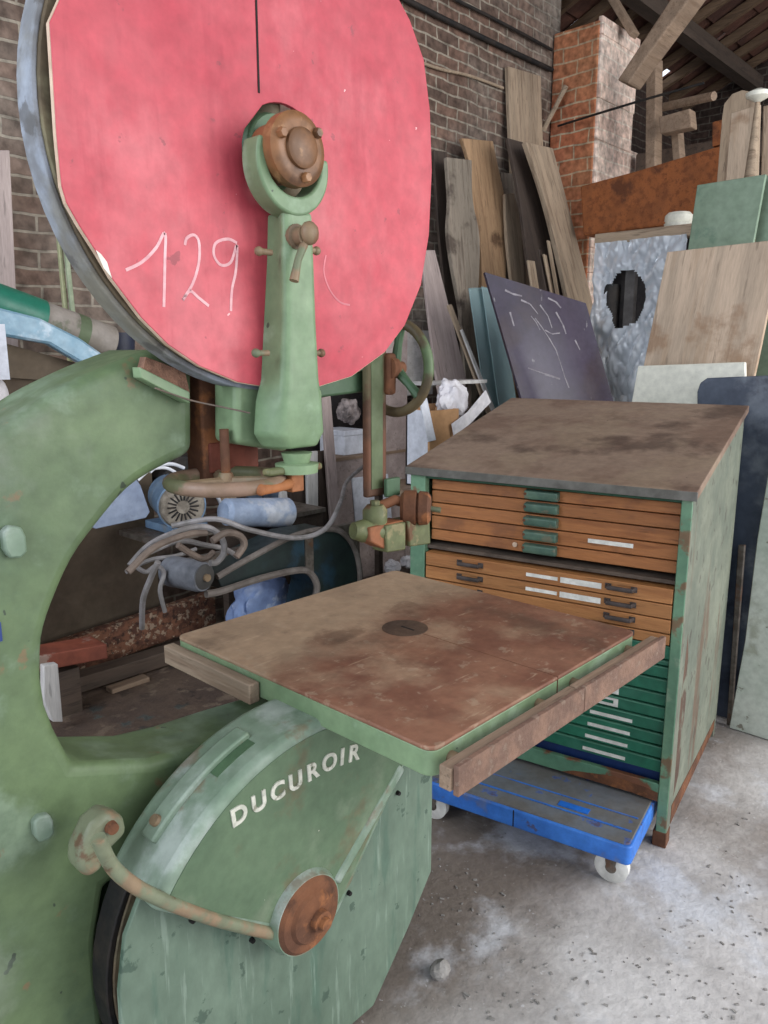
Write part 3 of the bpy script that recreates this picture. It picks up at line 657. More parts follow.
cp('top', MB().prism([(-.012,-.015,slope(0)-.002),(-.012,-.015,slope(0)+.026),(-.012,D+.01,slope(D)+.026),(-.012,D+.01,slope(D)-.002)], (W+.024,0,0)), slopetop, bevel=.003)
cp('top_edge', MB().bb((-.0125,-.019,slope(0)-.004), (W+.0125,-.0145,slope(0)+.024)), mat('grey_edge', (106,104,98), (86,84,78), s=9, rough=.5), bevel=.001)
cp('top_rail', MB().bb((.062,.004,1.156), (W-.035,.03,slope(0)-.002)), mat('dark_green_rail', (46,84,62), rough=.5), bevel=.002)
cp('middle_shelf', MB().bb((.02,.02,.894), (W-.02,.6,.906)), mat('dusty_shelf', (92,80,70), (74,64,56), s=9, rough=.85), smooth=False)
cp('bottom_rail', MB().prism([(.062,.0,.222),(W-.035,.0,.222),(W-.035,.0,.158),(.86,.0,.164),(.55,.0,.166),(.062,.0,.166)], (0,.02,0)), mat('rail_green', (92,132,106), (80,118,94), s=5, rough=.5, layers=[dict(c=(112,74,54), s=5, lo=.55, hi=.62)]), bevel=.002)
cp('rust_patch', MB().prism([(.66,-.0015,.182),(.80,-.0015,.205),(.90,-.0015,.198),(W-.036,-.0015,.19),(W-.036,-.0015,.159),(.86,-.0015,.165),(.62,-.0015,.167)], (0,.003,0)), rust, smooth=False)
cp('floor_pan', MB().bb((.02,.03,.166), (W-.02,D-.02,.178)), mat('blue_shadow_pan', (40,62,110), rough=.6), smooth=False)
# five upper wooden drawers
zs = [1.151,1.110,1.063,1.015,.964,.922]
def drawer(z0, z1, y0, m, nm='drawer'):
    return cp(nm, MB().bb((.068,y0,z0+.002), (W-.038,y0+.75,z1-.002)), m, bevel=.002)
def strip(d, x0, x1, z0, z1, y0): part('paper_label', MB().bb((x0,y0-.0015,z0), (x1,y0+.001,z1)), paper, d, local=True, smooth=False)
for i in range(5):
    d = drawer(zs[i+1], zs[i], .04, w_drawer); zc = (zs[i]+zs[i+1])/2
    h = part('handle', MB().prism([(.435,.041,zc+.018),(.435,.012,zc+.014),(.435,.012,zc-.004),(.435,.02,zc-.016),(.435,.041,zc-.016)], (.118,0,0)), metalgrn, d, local=True, bevel=.004)
    part('screw', MB().cyl((.44,.014,zc+.004), (.44,.009,zc+.004), .005, n=8), rust, h, local=True)
    if i == 3: strip(d, .655, .802, zc-.002, zc+.012, .04)
    if i == 4: part('lock', MB().cyl((.40,.041,zc+.004), (.40,.034,zc+.004), .009, n=12), plyedge, d, local=True)
# four lower wooden drawers, standing a little proud
zs = [.885,.833,.784,.736,.698]
for i in range(4):
    d = drawer(zs[i+1], zs[i], -.002, w_drawer2); zc = (zs[i]+zs[i+1])/2
    for x0, x1 in ((.197,.30),(.732,.834)):
        h = part('pull', MB().tube([(x0+.008,-.002,zc+.006),(x0+.012,-.02,zc+.004),(x1-.012,-.02,zc+.004),(x1-.008,-.002,zc+.006)], .0075, 8), handle_d, d, local=True)
        part('pull_plate', MB().bb((x0,-.005,zc-.004), (x0+.02,-.001,zc+.014)), handle_d, h, local=True)
        part('pull_plate', MB().bb((x1-.02,-.005,zc-.004), (x1,-.001,zc+.014)), handle_d, h, local=True)
    if i < 2:
        strip(d, .461, .572, zc-.006, zc+.006, -.002); strip(d, .582, .72, zc-.01, zc+.009, -.002)
# nine green metal drawers
zs = [.69,.640,.618,.575,.525,.48,.435,.387,.342,.296,.246]
for i in range(10):
    d = drawer(zs[i+1], zs[i], .028, teal); zc = (zs[i]+zs[i+1])/2
    part('lip', MB().bb((.068,.022,zs[i]-.006), (W-.038,.03,zs[i]-.002)), mat('teal_lip', (84,140,116), rough=.4) if i == 0 else MATS['teal_lip'], d, local=True, smooth=False)
    if i in (9,8,7,6): strip(d, .68+.006*(9-i), .825+.005*(9-i), zc-.014, zc-.002, .028)
    if i in (5,4,3,2):
        fr = part('label_frame', MB().ringprism([(.64,.0265,zc-.017),(.79,.0265,zc-.017),(.79,.0265,zc+.012),(.64,.0265,zc+.012)], [(.66,.0265,zc-.008),(.775,.0265,zc-.008),(.775,.0265,zc+.004),(.66,.0265,zc+.004)], (0,.002,0)), paper, d, local=True, smooth=False)
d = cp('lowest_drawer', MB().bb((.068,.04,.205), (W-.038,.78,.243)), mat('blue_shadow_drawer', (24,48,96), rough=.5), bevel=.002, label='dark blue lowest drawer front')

# ================================================================ DOLLY
DA = CA
dl = thing('moving_dolly', 'blue plastic moving dolly pushed under the plan chest', 'dolly', tuple((aZ(634,868,.09).xy-Vector((math.cos(DA)*.635+math.sin(DA)*.02, math.sin(DA)*.635-math.cos(DA)*.02)))[:])+(0,), DA)
def dp(name, mb, m, par=dl, **k): return part(name, mb, m, par, local=True, **k)
DW, DD, zt = .70, .52, .142
x0 = -.12; x1 = .623
dp('frame', MB().prism(rrect(x0,-.02,x1,DD,.086,.02), (0,0,.064)), blue, bevel=.006, segs=3)
dk = dp('deck', MB().prism(rrect(x0+.008,-.012,x1-.008,DD-.008,.147,.018), (0,0,.007)), dustblue, bevel=.003)
part('deck_rib', MB().bb((x0+.02,.055,.1535), (x1-.02,.062,.1565)), blue, dk, local=True)
part('deck_rib', MB().bb((x0+.02,.135,.1535), (x1-.02,.14,.1565)), blue, dk, local=True)
part('grip_slot', MB().bb((.36,.075,.1535), (.46,.105,.156)), mat('bright_blue', (40,112,214), rough=.4), dk, local=True)
dp('joint', MB().bb((.245,-.0205,.09), (.249,-.0185,.148)), darkvoid)
for cx_, cy_ in ((x1-.06,.012),(x0+.06,.012),(x1-.06,DD-.06),(x0+.06,DD-.06)):
    cw = dp('caster', MB().lathe((cx_,cy_-.017,.052), (cx_,cy_+.017,.052), [(0,.040),(.15,.052),(.85,.052),(1,.040)], 30), wheelwhite)
    part('caster_hub', MB().cyl((cx_,cy_-.0185,.052), (cx_,cy_+.0185,.052), .017, n=16), steel, cw, local=True)
    part('caster_fork', MB().prism([(cx_-.012,cy_-.024,.052),(cx_+.012,cy_-.024,.052),(cx_+.018,cy_-.024,.088),(cx_-.018,cy_-.024,.088)], (0,.004,0)), steel, cw, local=True)
    part('caster_fork', MB().prism([(cx_-.012,cy_+.02,.052),(cx_+.012,cy_+.02,.052),(cx_+.018,cy_+.02,.088),(cx_-.018,cy_+.02,.088)], (0,.004,0)), steel, cw, local=True)
# ================================================================ PLANKS ON THE BRICK WALL
def planeY(Y0, k=.12): return lambda x, y: hit(x, y, (0,1,-k), Y0)
def planeX(X0, k=.10): return lambda x, y: hit(x, y, (1,0,-k), X0)
def lean(name, pl, left, right, th, m, label, cat, group=None, bevel=.003, zb=.005):
    """plank from its left and right edge pixels (top to bottom), carried on down to the floor"""
    A = [pl(*p) for p in left]; B = [pl(*p) for p in right]
    if len(left) > 2: A = smooth_path(A, 4)
    if len(right) > 2: B = smooth_path(B, 4)
    d = ((A[-1]+B[-1])-(A[0]+B[0])).normalized()
    A.append(A[-1]+d*((zb-A[-1].z)/d.z)); B.append(B[-1]+d*((zb-B[-1].z)/d.z))
    return slab(name, A+B[::-1], th, m, label, cat, group, bevel, up=-d)
G1 = 'planks leaning on the brick wall'
lean('plank', planeY(2.88), [(447,157),(450,200),(449,240),(461,310)], [(472,160),(473,200),(480,240),(478,300)], .03, w_grey, 'grey wavy-edged plank leaning on brick wall, nearest the red guard', 'plank', G1)
lean('plank', planeY(2.92,.115), [(462,138),(470,165),(474,215),(481,250),(482,292)], [(493,141),(498,165),(505,200),(507,240),(506,275)], .03, w_brown, 'brown knotty live-edge plank leaning on the brick wall', 'plank', G1)
lean('plank', planeY(2.86), [(505,194),(507,240),(512,286)], [(514,193),(521,225),(525,288)], .022, w_tan, 'short narrow tan plank leaning just right of the knotty brown plank', 'plank', G1)
lean('plank', planeY(2.955,.115), [(501,172),(503,230),(506,280)], [(520,175),(525,210),(526,280)], .012, w_grey, 'grey plank with a bark edge half hidden behind the short tan plank', 'plank', G1)
lean('plank', planeY(3.07,.08), [(508,66),(510,120),(512,160)], [(541,76),(543,140),(546,180)], .03, w_tan, 'tallest tan plank standing upright against the brick wall', 'plank', G1)
lean('plank', planeY(2.70), [(508,138),(520,200),(528,262)], [(523,142),(546,200),(560,262)], .025, w_dark, 'dark brown plank leaning behind the wide pale plank', 'plank', G1)
lean('plank', planeY(2.55,.13), [(526,142),(545,200),(562,270),(570,310)], [(553,148),(572,220),(592,300),(603,352)], .035, w_tan, 'wide pale plank leaning diagonally beside the brick pier', 'plank', G1)
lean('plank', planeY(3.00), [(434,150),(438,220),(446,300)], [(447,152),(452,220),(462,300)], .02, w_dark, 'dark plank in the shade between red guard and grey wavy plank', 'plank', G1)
G2 = 'thin offcut sticks'
for i, (x0, y0, x1, y1, w_, lb) in enumerate(((528,260,534,300,7,'widest short tan offcut in the stick bundle'),(539,249,548,300,3,'thin stick leftmost in bundle before the pale plank'),(544,254,553,300,3,'thin stick in the middle of bundle before the pale plank'),(548,240,559,305,2.5,'tallest thin stick in bundle before the pale plank'))):
    lean('offcut_stick', planeY(2.46-.03*i,.12), [(x0,y0),(x1,y1)], [(x0+w_,y0+1),(x1+w_,y1)], .014, w_tan if i != 1 else w_dark, lb, 'stick', G2)
lean('leaning_board', planeY(2.62,.16), [(421,250),(428,310),(437,380)], [(435,250),(450,310),(466,376)], .018, w_pink, 'pale lilac-grey board leaning right beside the red guard', 'board')
lean('batten', planeY(2.47,.15), [(448,305),(478,386)], [(452,304),(483,385)], .015, w_tan, 'tan batten leaning at right of the pale lilac board', 'batten')
lean('batten', planeY(2.43,.15), [(461,330),(484,390)], [(463,329),(488,390)], .012, w_whitish, 'white batten leaning between tan batten and glass panes', 'batten')
lean('glass_pane', planeY(2.54,.15), [(469,288),(484,392)], [(488,287),(503,392)], .008, glass, 'greenish glass pane leaning, left of the two panes', 'glass pane', 'leaning glass panes')
lean('glass_pane', planeY(2.51,.15), [(482,286),(497,392)], [(499,292),(516,396)], .008, glass, 'greenish glass pane leaning against the dark purple sheet', 'glass pane', 'leaning glass panes')
lean('leaning_board', planeY(2.66,.15), [(472,292),(486,392)], [(500,296),(515,392)], .012, mat('blue_grey_board', (104,130,136), (88,112,120), s=4, rough=.5), 'blue-grey board standing behind the glass panes', 'board')
# dark purple laminate sheet
A = aF(485,272,4.2); B = aF(586,303,4.5); Cc = aF(596,656,3.9)
lam = slab('laminate_sheet', [A, B, B+(Cc-A)*.97, A+(Cc-A)*.985], .018, purple, 'dark purple scratched laminate sheet leaning behind the plan chest', 'sheet', bevel=.001)
ln = (B-A).cross(Cc-A).normalized(); ln = ln if ln.dot(CAM-A) > 0 else -ln
srng = random.Random(4); sc2 = MB()
for st_ in ([(535,318),(541,326),(549,338),(556,350),(560,362),(565,378),(569,388)],[(505,290),(513,294),(522,296)],[(521,300),(530,304),(538,314)],[(540,305),(548,316),(552,328)],[(531,316),(536,322),(540,330)],[(528,368),(545,374),(560,379)],[(510,312),(514,326)],[(556,312),(563,325),(566,334)],[(545,330),(552,334),(560,333)],[(575,340),(580,350)],[(548,298),(556,302),(561,308)]):
    P = [hit(x,y,ln,ln.dot(A)+.0006) for x, y in st_]
    for a, b in zip(P, P[1:]):
        w_ = (b-a).cross(ln).normalized()*srng.uniform(.0025,.0065); sc2.prism([a+w_, b+w_*.7, b-w_*.7, a-w_], ln*.0004)
so_ = part('scratch_marks', sc2, mat('pale_scuffs', (150,144,148), (120,114,120), s=30, rough=.9), lam, smooth=False); so_['kind'] = 'stuff'
# wall fittings
def wl(x, y, d=.03): return aY(x, y, 3.4-d)
solo('wall_pipe', MB().tube(smooth_path([wl(395,-6),(wl(440,17)),wl(500,46),wl(552,70)],5), .017, 10), black, 'dark pipe running along the brick wall', 'pipe')
solo('wall_pipe', MB().tube(smooth_path([wl(440,-8),wl(500,22),wl(552,50)],5), .011, 10), black, 'thinner dark pipe running along the wall above the other', 'pipe')
solo('wall_cable', MB().tube(smooth_path([wl(414,60,.02),wl(440,69,.02),wl(470,76,.02),wl(503,88,.02)],6), .010, 8), w_tan, 'pale cable running along the brick wall above the planks', 'cable')
lean('wall_lath', planeY(3.11,.06), [(40,40),(64,305)], [(44,40),(68,305)], .02, mat('greenish_lath', (166,164,122), (140,142,110), s=6, rough=.6), 'thin yellowish lath against the brick wall, the left one', 'lath', 'laths beside the wheel rim')
lean('wall_lath', planeY(3.08,.06), [(46,70),(71,305)], [(50,70),(75,305)], .02, mat('greenish_lath2', (150,158,130), (128,138,112), s=6, rough=.6), 'thin greenish lath against the brick wall, the right one', 'lath', 'laths beside the wheel rim')
lean('leaning_board', planeY(3.15,.06), [(-30,150),(-22,330)], [(10,150),(18,330)], .03, w_pink, 'grey board leaning on the brick wall at the far left', 'board')
# ================================================================ BRICK PIER AND TIMBERS
pr_ = thing('brick_pier', 'orange brick pier with one limed face at the end of the brick wall', 'pier', (5.8,3.2,0))
part('brickwork', MB().bb((5.5,3.02,0), (6.02,3.39,3.93)), brick_pier, pr_, bevel=.01, smooth=False)
lm = MB()
for i, (z0, z1, xo) in enumerate(((3.84,3.96,.10),(3.42,3.84,.07),(3.14,3.42,.05),(2.72,3.14,.14),(2.58,2.72,-.12),(2.38,2.58,-.02),(2.2,2.38,-.14),(0,2.2,.0))):
    lm.bb((5.51,3.0,z0+.001), (6.02+xo,3.035,z1-.001))
part('limed_brickwork', lm.bb((6.0,3.04,2.66), (6.28,3.3,3.18)), brick_limed, pr_, bevel=.008, smooth=False)
solo('pale_stick', MB().tube([aX(543,130,5.38),aX(556,106,5.40),aX(566,86,5.43)], [.022,.016,.02], 8), w_tan, 'pale stick leaning on the front of brick pier', 'stick')
B5 = lambda x, y: aX(x, y, 5.0)
def beam(name, px, X, th, m, label, cat, group=None):
    P = [aX(x, y, X) for x, y in px]
    return slab(name, P, th, m, label, cat, group, bevel=.008, up=(0,0,1))
bo_ = MB().prism([aX(x,y,4.95) for x, y in ((580,186),(636,171),(735,141),(735,215),(690,222),(583,236))], (.2,0,0))
solo('timber_beam', bo_, wood('orange_timber_y', (150,88,48), (112,62,34), s=4, knots=(84,48,30), ax='x'), 'orange-brown timber beam under the roof beside the brick pier', 'beam', bevel=.012, smooth=False)
solo('beam_post', MB().prism([aX(x,y,4.97) for x, y in ((712,122),(735,116),(735,140),(712,147))], (.12,0,0)), w_orange, 'short reddish post on top of orange-brown beam', 'post', bevel=.006, smooth=False)
solo('brace_timber', MB().prism([aX(x,y,5.05) for x, y in ((617,80),(732,-95),(758,-95),(643,62),(628,84))], (.18,0,0)), w_tanx, 'thick diagonal roof brace beside the brick pier', 'brace', bevel=.012, smooth=False)
solo('brace_timber', MB().prism([aX(x,y,5.72) for x, y in ((580,-45),(588,-47),(634,30),(629,36))], (.1,0,0)), w_tanx, 'thin diagonal strut on top of the brick pier', 'brace', bevel=.006, smooth=False)
solo('roof_post', MB().prism([aX(x,y,5.6) for x, y in ((646,58),(656,56),(655,170),(645,172))], (.12,0,0)), w_tanx, 'upright tan post behind the orange-brown beam', 'post', bevel=.008, smooth=False)
solo('roof_post', MB().prism([aX(x,y,5.7) for x, y in ((670,128),(678,126),(681,165),(673,166))], (.1,0,0)), w_tanx, 'short tan post standing in the dark loft', 'post', bevel=.008, smooth=False)
solo('pole', MB().tube([aX(650,110,5.8),aX(682,103,5.7),aX(714,96,5.6)], .03, 8), w_tanx, 'tan pole lying across the dark loft', 'pole')
solo('timber_block', MB().prism([aX(x,y,5.5) for x, y in ((658,117),(690,108),(692,127),(660,134))], (.1,0,0)), w_tanx, 'tan timber block held beside the upright tan post', 'block', bevel=.01, smooth=False)
solo('wire', MB().tube(smooth_path([aX(558,126,5.45),aX(600,113,5.35),aX(650,98,5.3),aX(704,83,5.3)],6), .008, 6), black, 'thin dark wire crossing in front of the brick pier', 'wire')
solo('loft_beam', MB().bb((6.05,.6,2.95), (6.2,2.95,3.12)), w_darkx, 'dark cross beam deep in the loft', 'beam', bevel=.01, smooth=False)
solo('loft_partition', MB().bb((6.3,.0,0), (6.4,3.6,3.05)), w_dark, 'dark boarded partition behind orange-brown beam', 'partition', smooth=False)
# ================================================================ SHEETS BEHIND THE CHEST
lean('sheet_panel', planeX(3.50,.02), [(667,252),(644,363)], [(783,239),(757,365)], .018, w_ply, 'large light plywood sheet leaning behind the plan chest', 'sheet')
lean('sheet_panel', planeX(3.84,.02), [(697,185),(686,262)], [(766,174),(750,262)], .018, greenboard, 'green board standing behind top of the plywood sheet', 'sheet')
lean('sheet_panel', planeX(3.92,.02), [(764,176),(752,262)], [(800,170),(790,262)], .018, greenboard, 'second green board at the right photo edge', 'sheet')
lean('sheet_panel', planeX(3.44,.02), [(638,366),(630,410)], [(745,362),(746,410)], .02, white_b, 'white panel between plywood sheet and plan chest', 'sheet')
dpx = [(697,440),(697,392),(700,383),(707,378),(800,374)]
pl = planeX(3.36,.02); P = [pl(*p) for p in dpx]; q = P[-1]; P += [Vector((3.36,q.y,.005)), Vector((3.36,P[0].y,.005))]
slab('sheet_panel', P, .02, darkblue, 'dark blue-grey panel with rounded corner beside the plan chest', 'sheet', bevel=.004)
pl = planeX(3.28,.015); P = [pl(*p) for p in ((800,400),(770,462),(757,540),(745,640),(728,738),(800,752))]; P[-1].z = P[-2].z = .004
slab('sheet_panel', P, .02, palegreen, 'pale green panel standing on the floor at the right edge', 'sheet', bevel=.003)
lean('batten', planeX(3.30,.01), [(738,545),(728,700)], [(745,545),(733,700)], .015, steel, 'grey strip standing between plan chest and pale green panel', 'batten')
lean('sheet_panel', planeX(4.35,.02), [(731,113),(724,200)], [(760,104),(757,200)], .02, w_ply, 'tall yellowish board standing behind the green board', 'sheet')
lean('sheet_panel', planeX(4.40,.02), [(763,106),(760,200)], [(800,100),(797,200)], .02, w_ply, 'yellowish board cut by the right photo edge', 'sheet')
cr = [aX(x,y,4.8) for x, y in ((722,118),(724,104),(732,94),(742,90),(752,92),(759,100),(760,112))]
cr += [Vector((4.8,cr[-1].y,.005)), Vector((4.8,cr[0].y,.005))]
slab('sheet_panel', cr, .02, w_tan, 'round topped tan board behind the tall yellowish board', 'sheet')
po = thing('capped_pole', 'slim pole with a white cap standing beside the yellowish boards', 'pole', tuple(aX(758,180,4.30).xy)+(0,))
a = aX(758,100,4.30); 
part('shaft', MB().tube([(a.x,a.y-.01,.0),(a.x,a.y,a.z-.4),(a.x,a.y,a.z)], [.04,.035,.010], 10), w_tan, po)
part('cap', MB().lathe((a.x,a.y,a.z-.01), (a.x,a.y,a.z+.05), [(0,.012),(.4,.055),(.7,.06),(1,.02)], 18), white_b, po, label='white cap')
# crate wrapped in clear film
FX = 4.45
wr = thing('wrapped_crate', 'crate wrapped in torn shiny plastic film left of the plywood sheet', 'crate', (FX+.2,2.1,0))
ya = aX(600,240,FX).y; yb = aX(690,236,FX).y; zt_ = aX(640,238,FX).z
part('crate_body', MB().bb((FX+.05,yb,.0), (FX+.30,ya,zt_-.02)), junkdark, wr, smooth=False)
part('top_board', MB().bb((FX-.03,yb-.02,zt_-.02), (FX+.32,ya+.02,zt_+.045)), w_tan, wr, bevel=.004, smooth=False)
y1 = aX(628,300,FX).y
part('slat', MB().bb((FX+.01,y1-.03,zt_-.9), (FX+.05,y1+.03,zt_-.05)), mat('grey_slat', (96,92,90), (78,74,72), s=8, rough=.6), wr, smooth=False)
part('slat', MB().cyl((FX+.02,y1+.12,zt_-.9), (FX+.02,y1+.12,zt_-.25), .05, n=14), black, wr)
fm = bmesh.new(); nu, nv = 90, 170; g = []
from mathutils import noise as mn
for i in range(nu+1):
    row = []
    for j in range(nv+1):
        u = i/nu; v = j/nv; y = ya+.005-(ya-yb+.005)*u; z = zt_-.01-(zt_-.02)*v
        w_ = mn.noise(Vector((y*9, z*4, 1.3)))*.05-abs(mn.noise(Vector((y*13+z*6, z*5-y*5, 4.1))))*.075-abs(mn.noise(Vector((y*24-z*12, z*9+y*8, 2.1))))*.03+mn.noise(Vector((y*34, z*22, 8.)))*.012
        row.append(fm.verts.new((FX-.035+w_*.7, y+.05*math.sin(z*5)*v*(1-u), z)))
    g.append(row)
hc_ = aX(628,297,FX)
for i in range(nu):
    for j in range(nv):
        m_ = (g[i][j].co+g[i+1][j+1].co)/2
        if ((m_.y-hc_.y)/.125)**2+((m_.z-hc_.z+.01)/.165)**2 < 1+.5*mn.noise(Vector((m_.y*9,m_.z*9,0))): continue
        fm.faces.new((g[i][j], g[i+1][j], g[i+1][j+1], g[i][j+1]))
part('plastic_film', fm, plastic, wr, label='torn clear plastic film')
bw = aX(679,217,FX+.1)
wb = solo('round_lid', MB().lathe((bw.x,bw.y,zt_+.046), (bw.x,bw.y,zt_+.13), [(0,.05),(.1,.075),(.3,.08),(.35,.07),(.5,.078),(.8,.076),(1,.06)], 26), white_b, 'white round lid lying on top of the wrapped crate', 'lid')
WBZ = .36
# ================================================================ LEFT CORNER
crate = thing('dark_crate', 'dark brown cardboard crate behind the bandsaw arch', 'crate', (1.22,3.0,0))
part('carton', MB().bb((.95,2.88,0), (1.67,3.06,1.53)), cardbrown, crate, bevel=.006, smooth=False)
part('flap', MB().prism([(.95,2.862,1.53),(1.49,2.862,1.48),(1.49,2.862,1.53),(.95,2.862,1.68)], (0,.012,0)), cardbrown, crate, smooth=False)
slab('film_sheet', [aY(x,y,2.78) for x, y in ((-30,300),(40,318),(80,338),(120,366),(112,372),(80,362),(50,344),(5,336),(-30,330))], .05, bluesheet, 'pale blue film draped over the dark crate', 'film', bevel=.008)
ra = aY(-40,292,2.92); rb = aY(109,344,2.92); rm = ra.lerp(rb,.5)
rl = thing('carpet_roll', 'grey roll with a green wrapped end lying on the dark crate', 'roll', (rm.x,2.92,rm.z-.07))
part('roll', MB().cyl(ra, rb, .072, n=24), rollgrey, rl)
rc = ra.lerp(rb, .50)
part('wrapped_end', MB().cyl(ra+(ra-rb)*.02, rc, .0755, n=24), greenwrap, rl, label='green wrapped end')
part('roll_mark', MB().lathe(ra.lerp(rb,.72), ra.lerp(rb,.80), [(0,.0728),(1,.0728)], 24, cap=False), mat('olive_mark', (92,104,78), rough=.7), rl)
whs = aY(0,352,2.7)
solo('white_sheet', MB().box((whs.x-.05,2.70,whs.z), (.14,.02,.18)), whitebox, 'white sheet at the far left, above the white bag', 'sheet', smooth=False)
wbg = aY(-2,396,2.74)
solo('storage_box', MB().bb((.80,2.62,WBZ), (1.02,2.85,wbg.z-.075)), cardbrown, 'brown box under the white bag at the far left', 'box', smooth=False, bevel=.004)
solo('white_bag', MB().ball((wbg.x-.03,2.76,wbg.z), .09, (.8,.6,.9), 3), cloth, 'white bag at the far left below the white sheet', 'bag')
solo('dark_bucket', MB().lathe((1.60,2.96,1.532), (1.60,2.96,1.68), [(0,.055),(1,.068)], 20), mat('navy_bucket', (46,50,66), rough=.5), 'dark blue tub beside the end of the roll', 'tub')
# ================================================================ THROUGH THE SAW FRAME
bench = thing('low_bench', 'low dirty wooden bench behind the bandsaw', 'bench', (1.75,2.5,0))
part('bench_top', MB().bb((.75,2.15,WBZ-.05), (2.64,2.85,WBZ)), dirtwood, bench, smooth=False, bevel=.004)
for x, y in ((.85,2.25),(2.58,2.25),(.85,2.78),(2.58,2.78)):
    part('leg', MB().bb((x-.04,y-.04,0), (x+.04,y+.04,WBZ-.05)), w_dark, bench, smooth=False)
def xbar(name, pa, pb, Y, h, d, m, label, cat, group=None):
    a = aY(*pa, Y); b = aY(*pb, Y); z = min(a.z,b.z)
    return solo(name, MB().prism([(a.x,Y,a.z),(b.x,Y,b.z),(b.x,Y,b.z-h),(a.x,Y,a.z-h)], (0,d,0)), m, label, cat, group, bevel=.004, smooth=False)
xbar('timber_piece', (0,663), (107,644), 2.48, .055, .12, redpaint, 'short timber with a red painted side lying behind the bandsaw column', 'timber')
xbar('timber_piece', (40,690), (196,643), 2.62, .06, .08, w_darkx, 'long dark timber lying behind the red sided timber', 'timber')
xbar('timber_piece', (40,650), (215,592), 2.79, .145, .05, chip, 'rough reddish bark covered slab lying at the back of the bench', 'timber')
xbar('timber_piece', (112,690), (150,677), 2.55, .02, .05, w_tanx, 'small pale offcut lying on the low bench', 'timber')
slab('timber_piece', [aY(x,y,2.40) for x, y in ((44,666),(58,664),(63,722),(53,722),(44,700))], .03, w_whitish, 'white cut end of a stick beside the bandsaw column', 'timber')
slab('metal_sheet', [aY(x,y,2.5) for x, y in ((82,524),(104,500),(132,472),(141,486),(150,512),(146,518),(96,529))], .012, galv, 'bent blue-grey sheet metal cover seen through the saw frame', 'sheet metal')
solo('timber_piece', MB().bb((1.0,2.5,WBZ), (1.12,2.58,aY(107,644,2.48).z-.062)), w_darkx, 'dark block under the red sided timber', 'timber', smooth=False)
# motor
mo = thing('electric_motor', 'dusty blue electric motor with a round fan grille', 'motor', (1.6,2.6,.86))
mc = aY(182,506,2.55); ax_ = (Vector((mc.x,mc.y,mc.z))-aY(240,506,2.75)).normalized(); ax_.z = -.05
ax_ = Vector((-.35,-.93,-.02)).normalized()
part('body', MB().lathe(mc-ax_*.26, mc, [(0,.06),(.1,.088),(.85,.088),(.9,.094),(1,.094)], 28), bluepaint, mo)
part('fan_grille', MB().lathe(mc, mc+ax_*.02, [(0,.088),(.7,.082),(1,.066)], 28), mat('grille_dust', (136,128,116), (108,100,90), s=30, rough=.8), mo)
q_ = ax_.to_track_quat('Z','Y')
for k in range(18):
    a = 2*PI*k/18; d = q_ @ Vector((math.cos(a), math.sin(a), 0))
    part('grille_slot', MB().tube([mc+ax_*.0205+d*.026, mc+ax_*.0195+d*.060], .0038, 5), black, mo)
part('foot', MB().box(mc-ax_*.13+Vector((0,0,-.1)), (.16,.2,.03)), bluepaint, mo, smooth=False)
ms = thing('machine_stand', 'dark machine stand carrying the dusty blue motor', 'stand', (mc.x+.05,mc.y+.2,WBZ))
part('top_plate', MB().bb((mc.x-.13,mc.y+.0,mc.z-.135), (mc.x+.75,mc.y+.26,mc.z-.116)), steel, ms, smooth=False)
part('apron', MB().bb((mc.x+.2,mc.y+.02,mc.z-.25), (mc.x+.75,mc.y+.05,mc.z-.135)), w_dark, ms, smooth=False)
for dy in (.02,.2): part('leg', MB().bb((mc.x+.66,mc.y+dy,WBZ), (mc.x+.71,mc.y+dy+.05,mc.z-.135)), w_dark, ms, smooth=False)
part('brace', MB().bb((mc.x+.24,mc.y+.06,WBZ+.001), (mc.x+.28,mc.y+.1,mc.z-.135)), w_dark, ms, smooth=False)
solo('dark_case', MB().prism([aY(x,y,2.86) for x, y in ((160,480),(178,456),(215,455),(215,482),(168,487))], (0,.14,0)), black, 'black plastic case under the saw arch', 'case', bevel=.01)
cY = lambda x, y, Y=2.3: aY(x, y, Y)
def cable(label, pts, r, m, cat='cable', name='cable', group='loose cables behind the saw', Y=2.3):
    return solo(name, MB().tube(smooth_path([aY(p[0],p[1],p[2] if len(p) > 2 else Y) for p in pts],6), r, 8), m, label, cat, group)
cable('long pale grey cable sagging from motor up to the guide post', [(172,526,2.35),(215,519,2.25),(250,530,2.20),(295,538,2.20),(325,529,2.20),(340,503,2.3),(348,480,2.7),(372,460,2.9)], .010, cablegrey)
cable('grey cable looping round above the pulley', [(130,566),(150,545),(180,531),(205,527),(221,537),(224,552),(217,562),(210,563)], .011, cablegrey, Y=2.10)
cable('dark bent hose standing behind the belt roller', [(236,557),(244,545),(240,536),(226,533),(212,541)], .012, cablebrown, Y=2.03)
cable('grey cable drooping from the loop to the bench', [(135,566),(146,572),(156,566),(164,573),(160,590),(165,612)], .008, cablegrey, Y=2.30)
cable('thin grey cable over the bark covered slab', [(126,572),(150,560),(176,556),(196,549)], .008, cablegrey, Y=2.36)
cable('brown dusty cable lying over the grey cable loop', [(128,572),(148,552),(165,542),(190,534),(206,533)], .011, cablebrown, Y=2.06)
cable('short bent brown rod behind the pulley', [(178,545),(190,553),(204,559),(214,552)], .011, cablebrown, Y=2.14)
cable('grey cable crossing the loop to the right', [(150,552),(180,541),(205,545),(225,549),(238,557)], .009, cablegrey, Y=2.18)
cable('grey cable hanging down in front of the bark covered slab', [(158,562,2.2),(150,580,2.25),(143,600,2.3),(142,628,2.4)], .010, cablegrey)
cable('white cable hanging below the tension handwheel', [(200,478,2.6),(214,492,2.6),(221,505,2.6),(222,522,2.6)], .008, cablewhite)
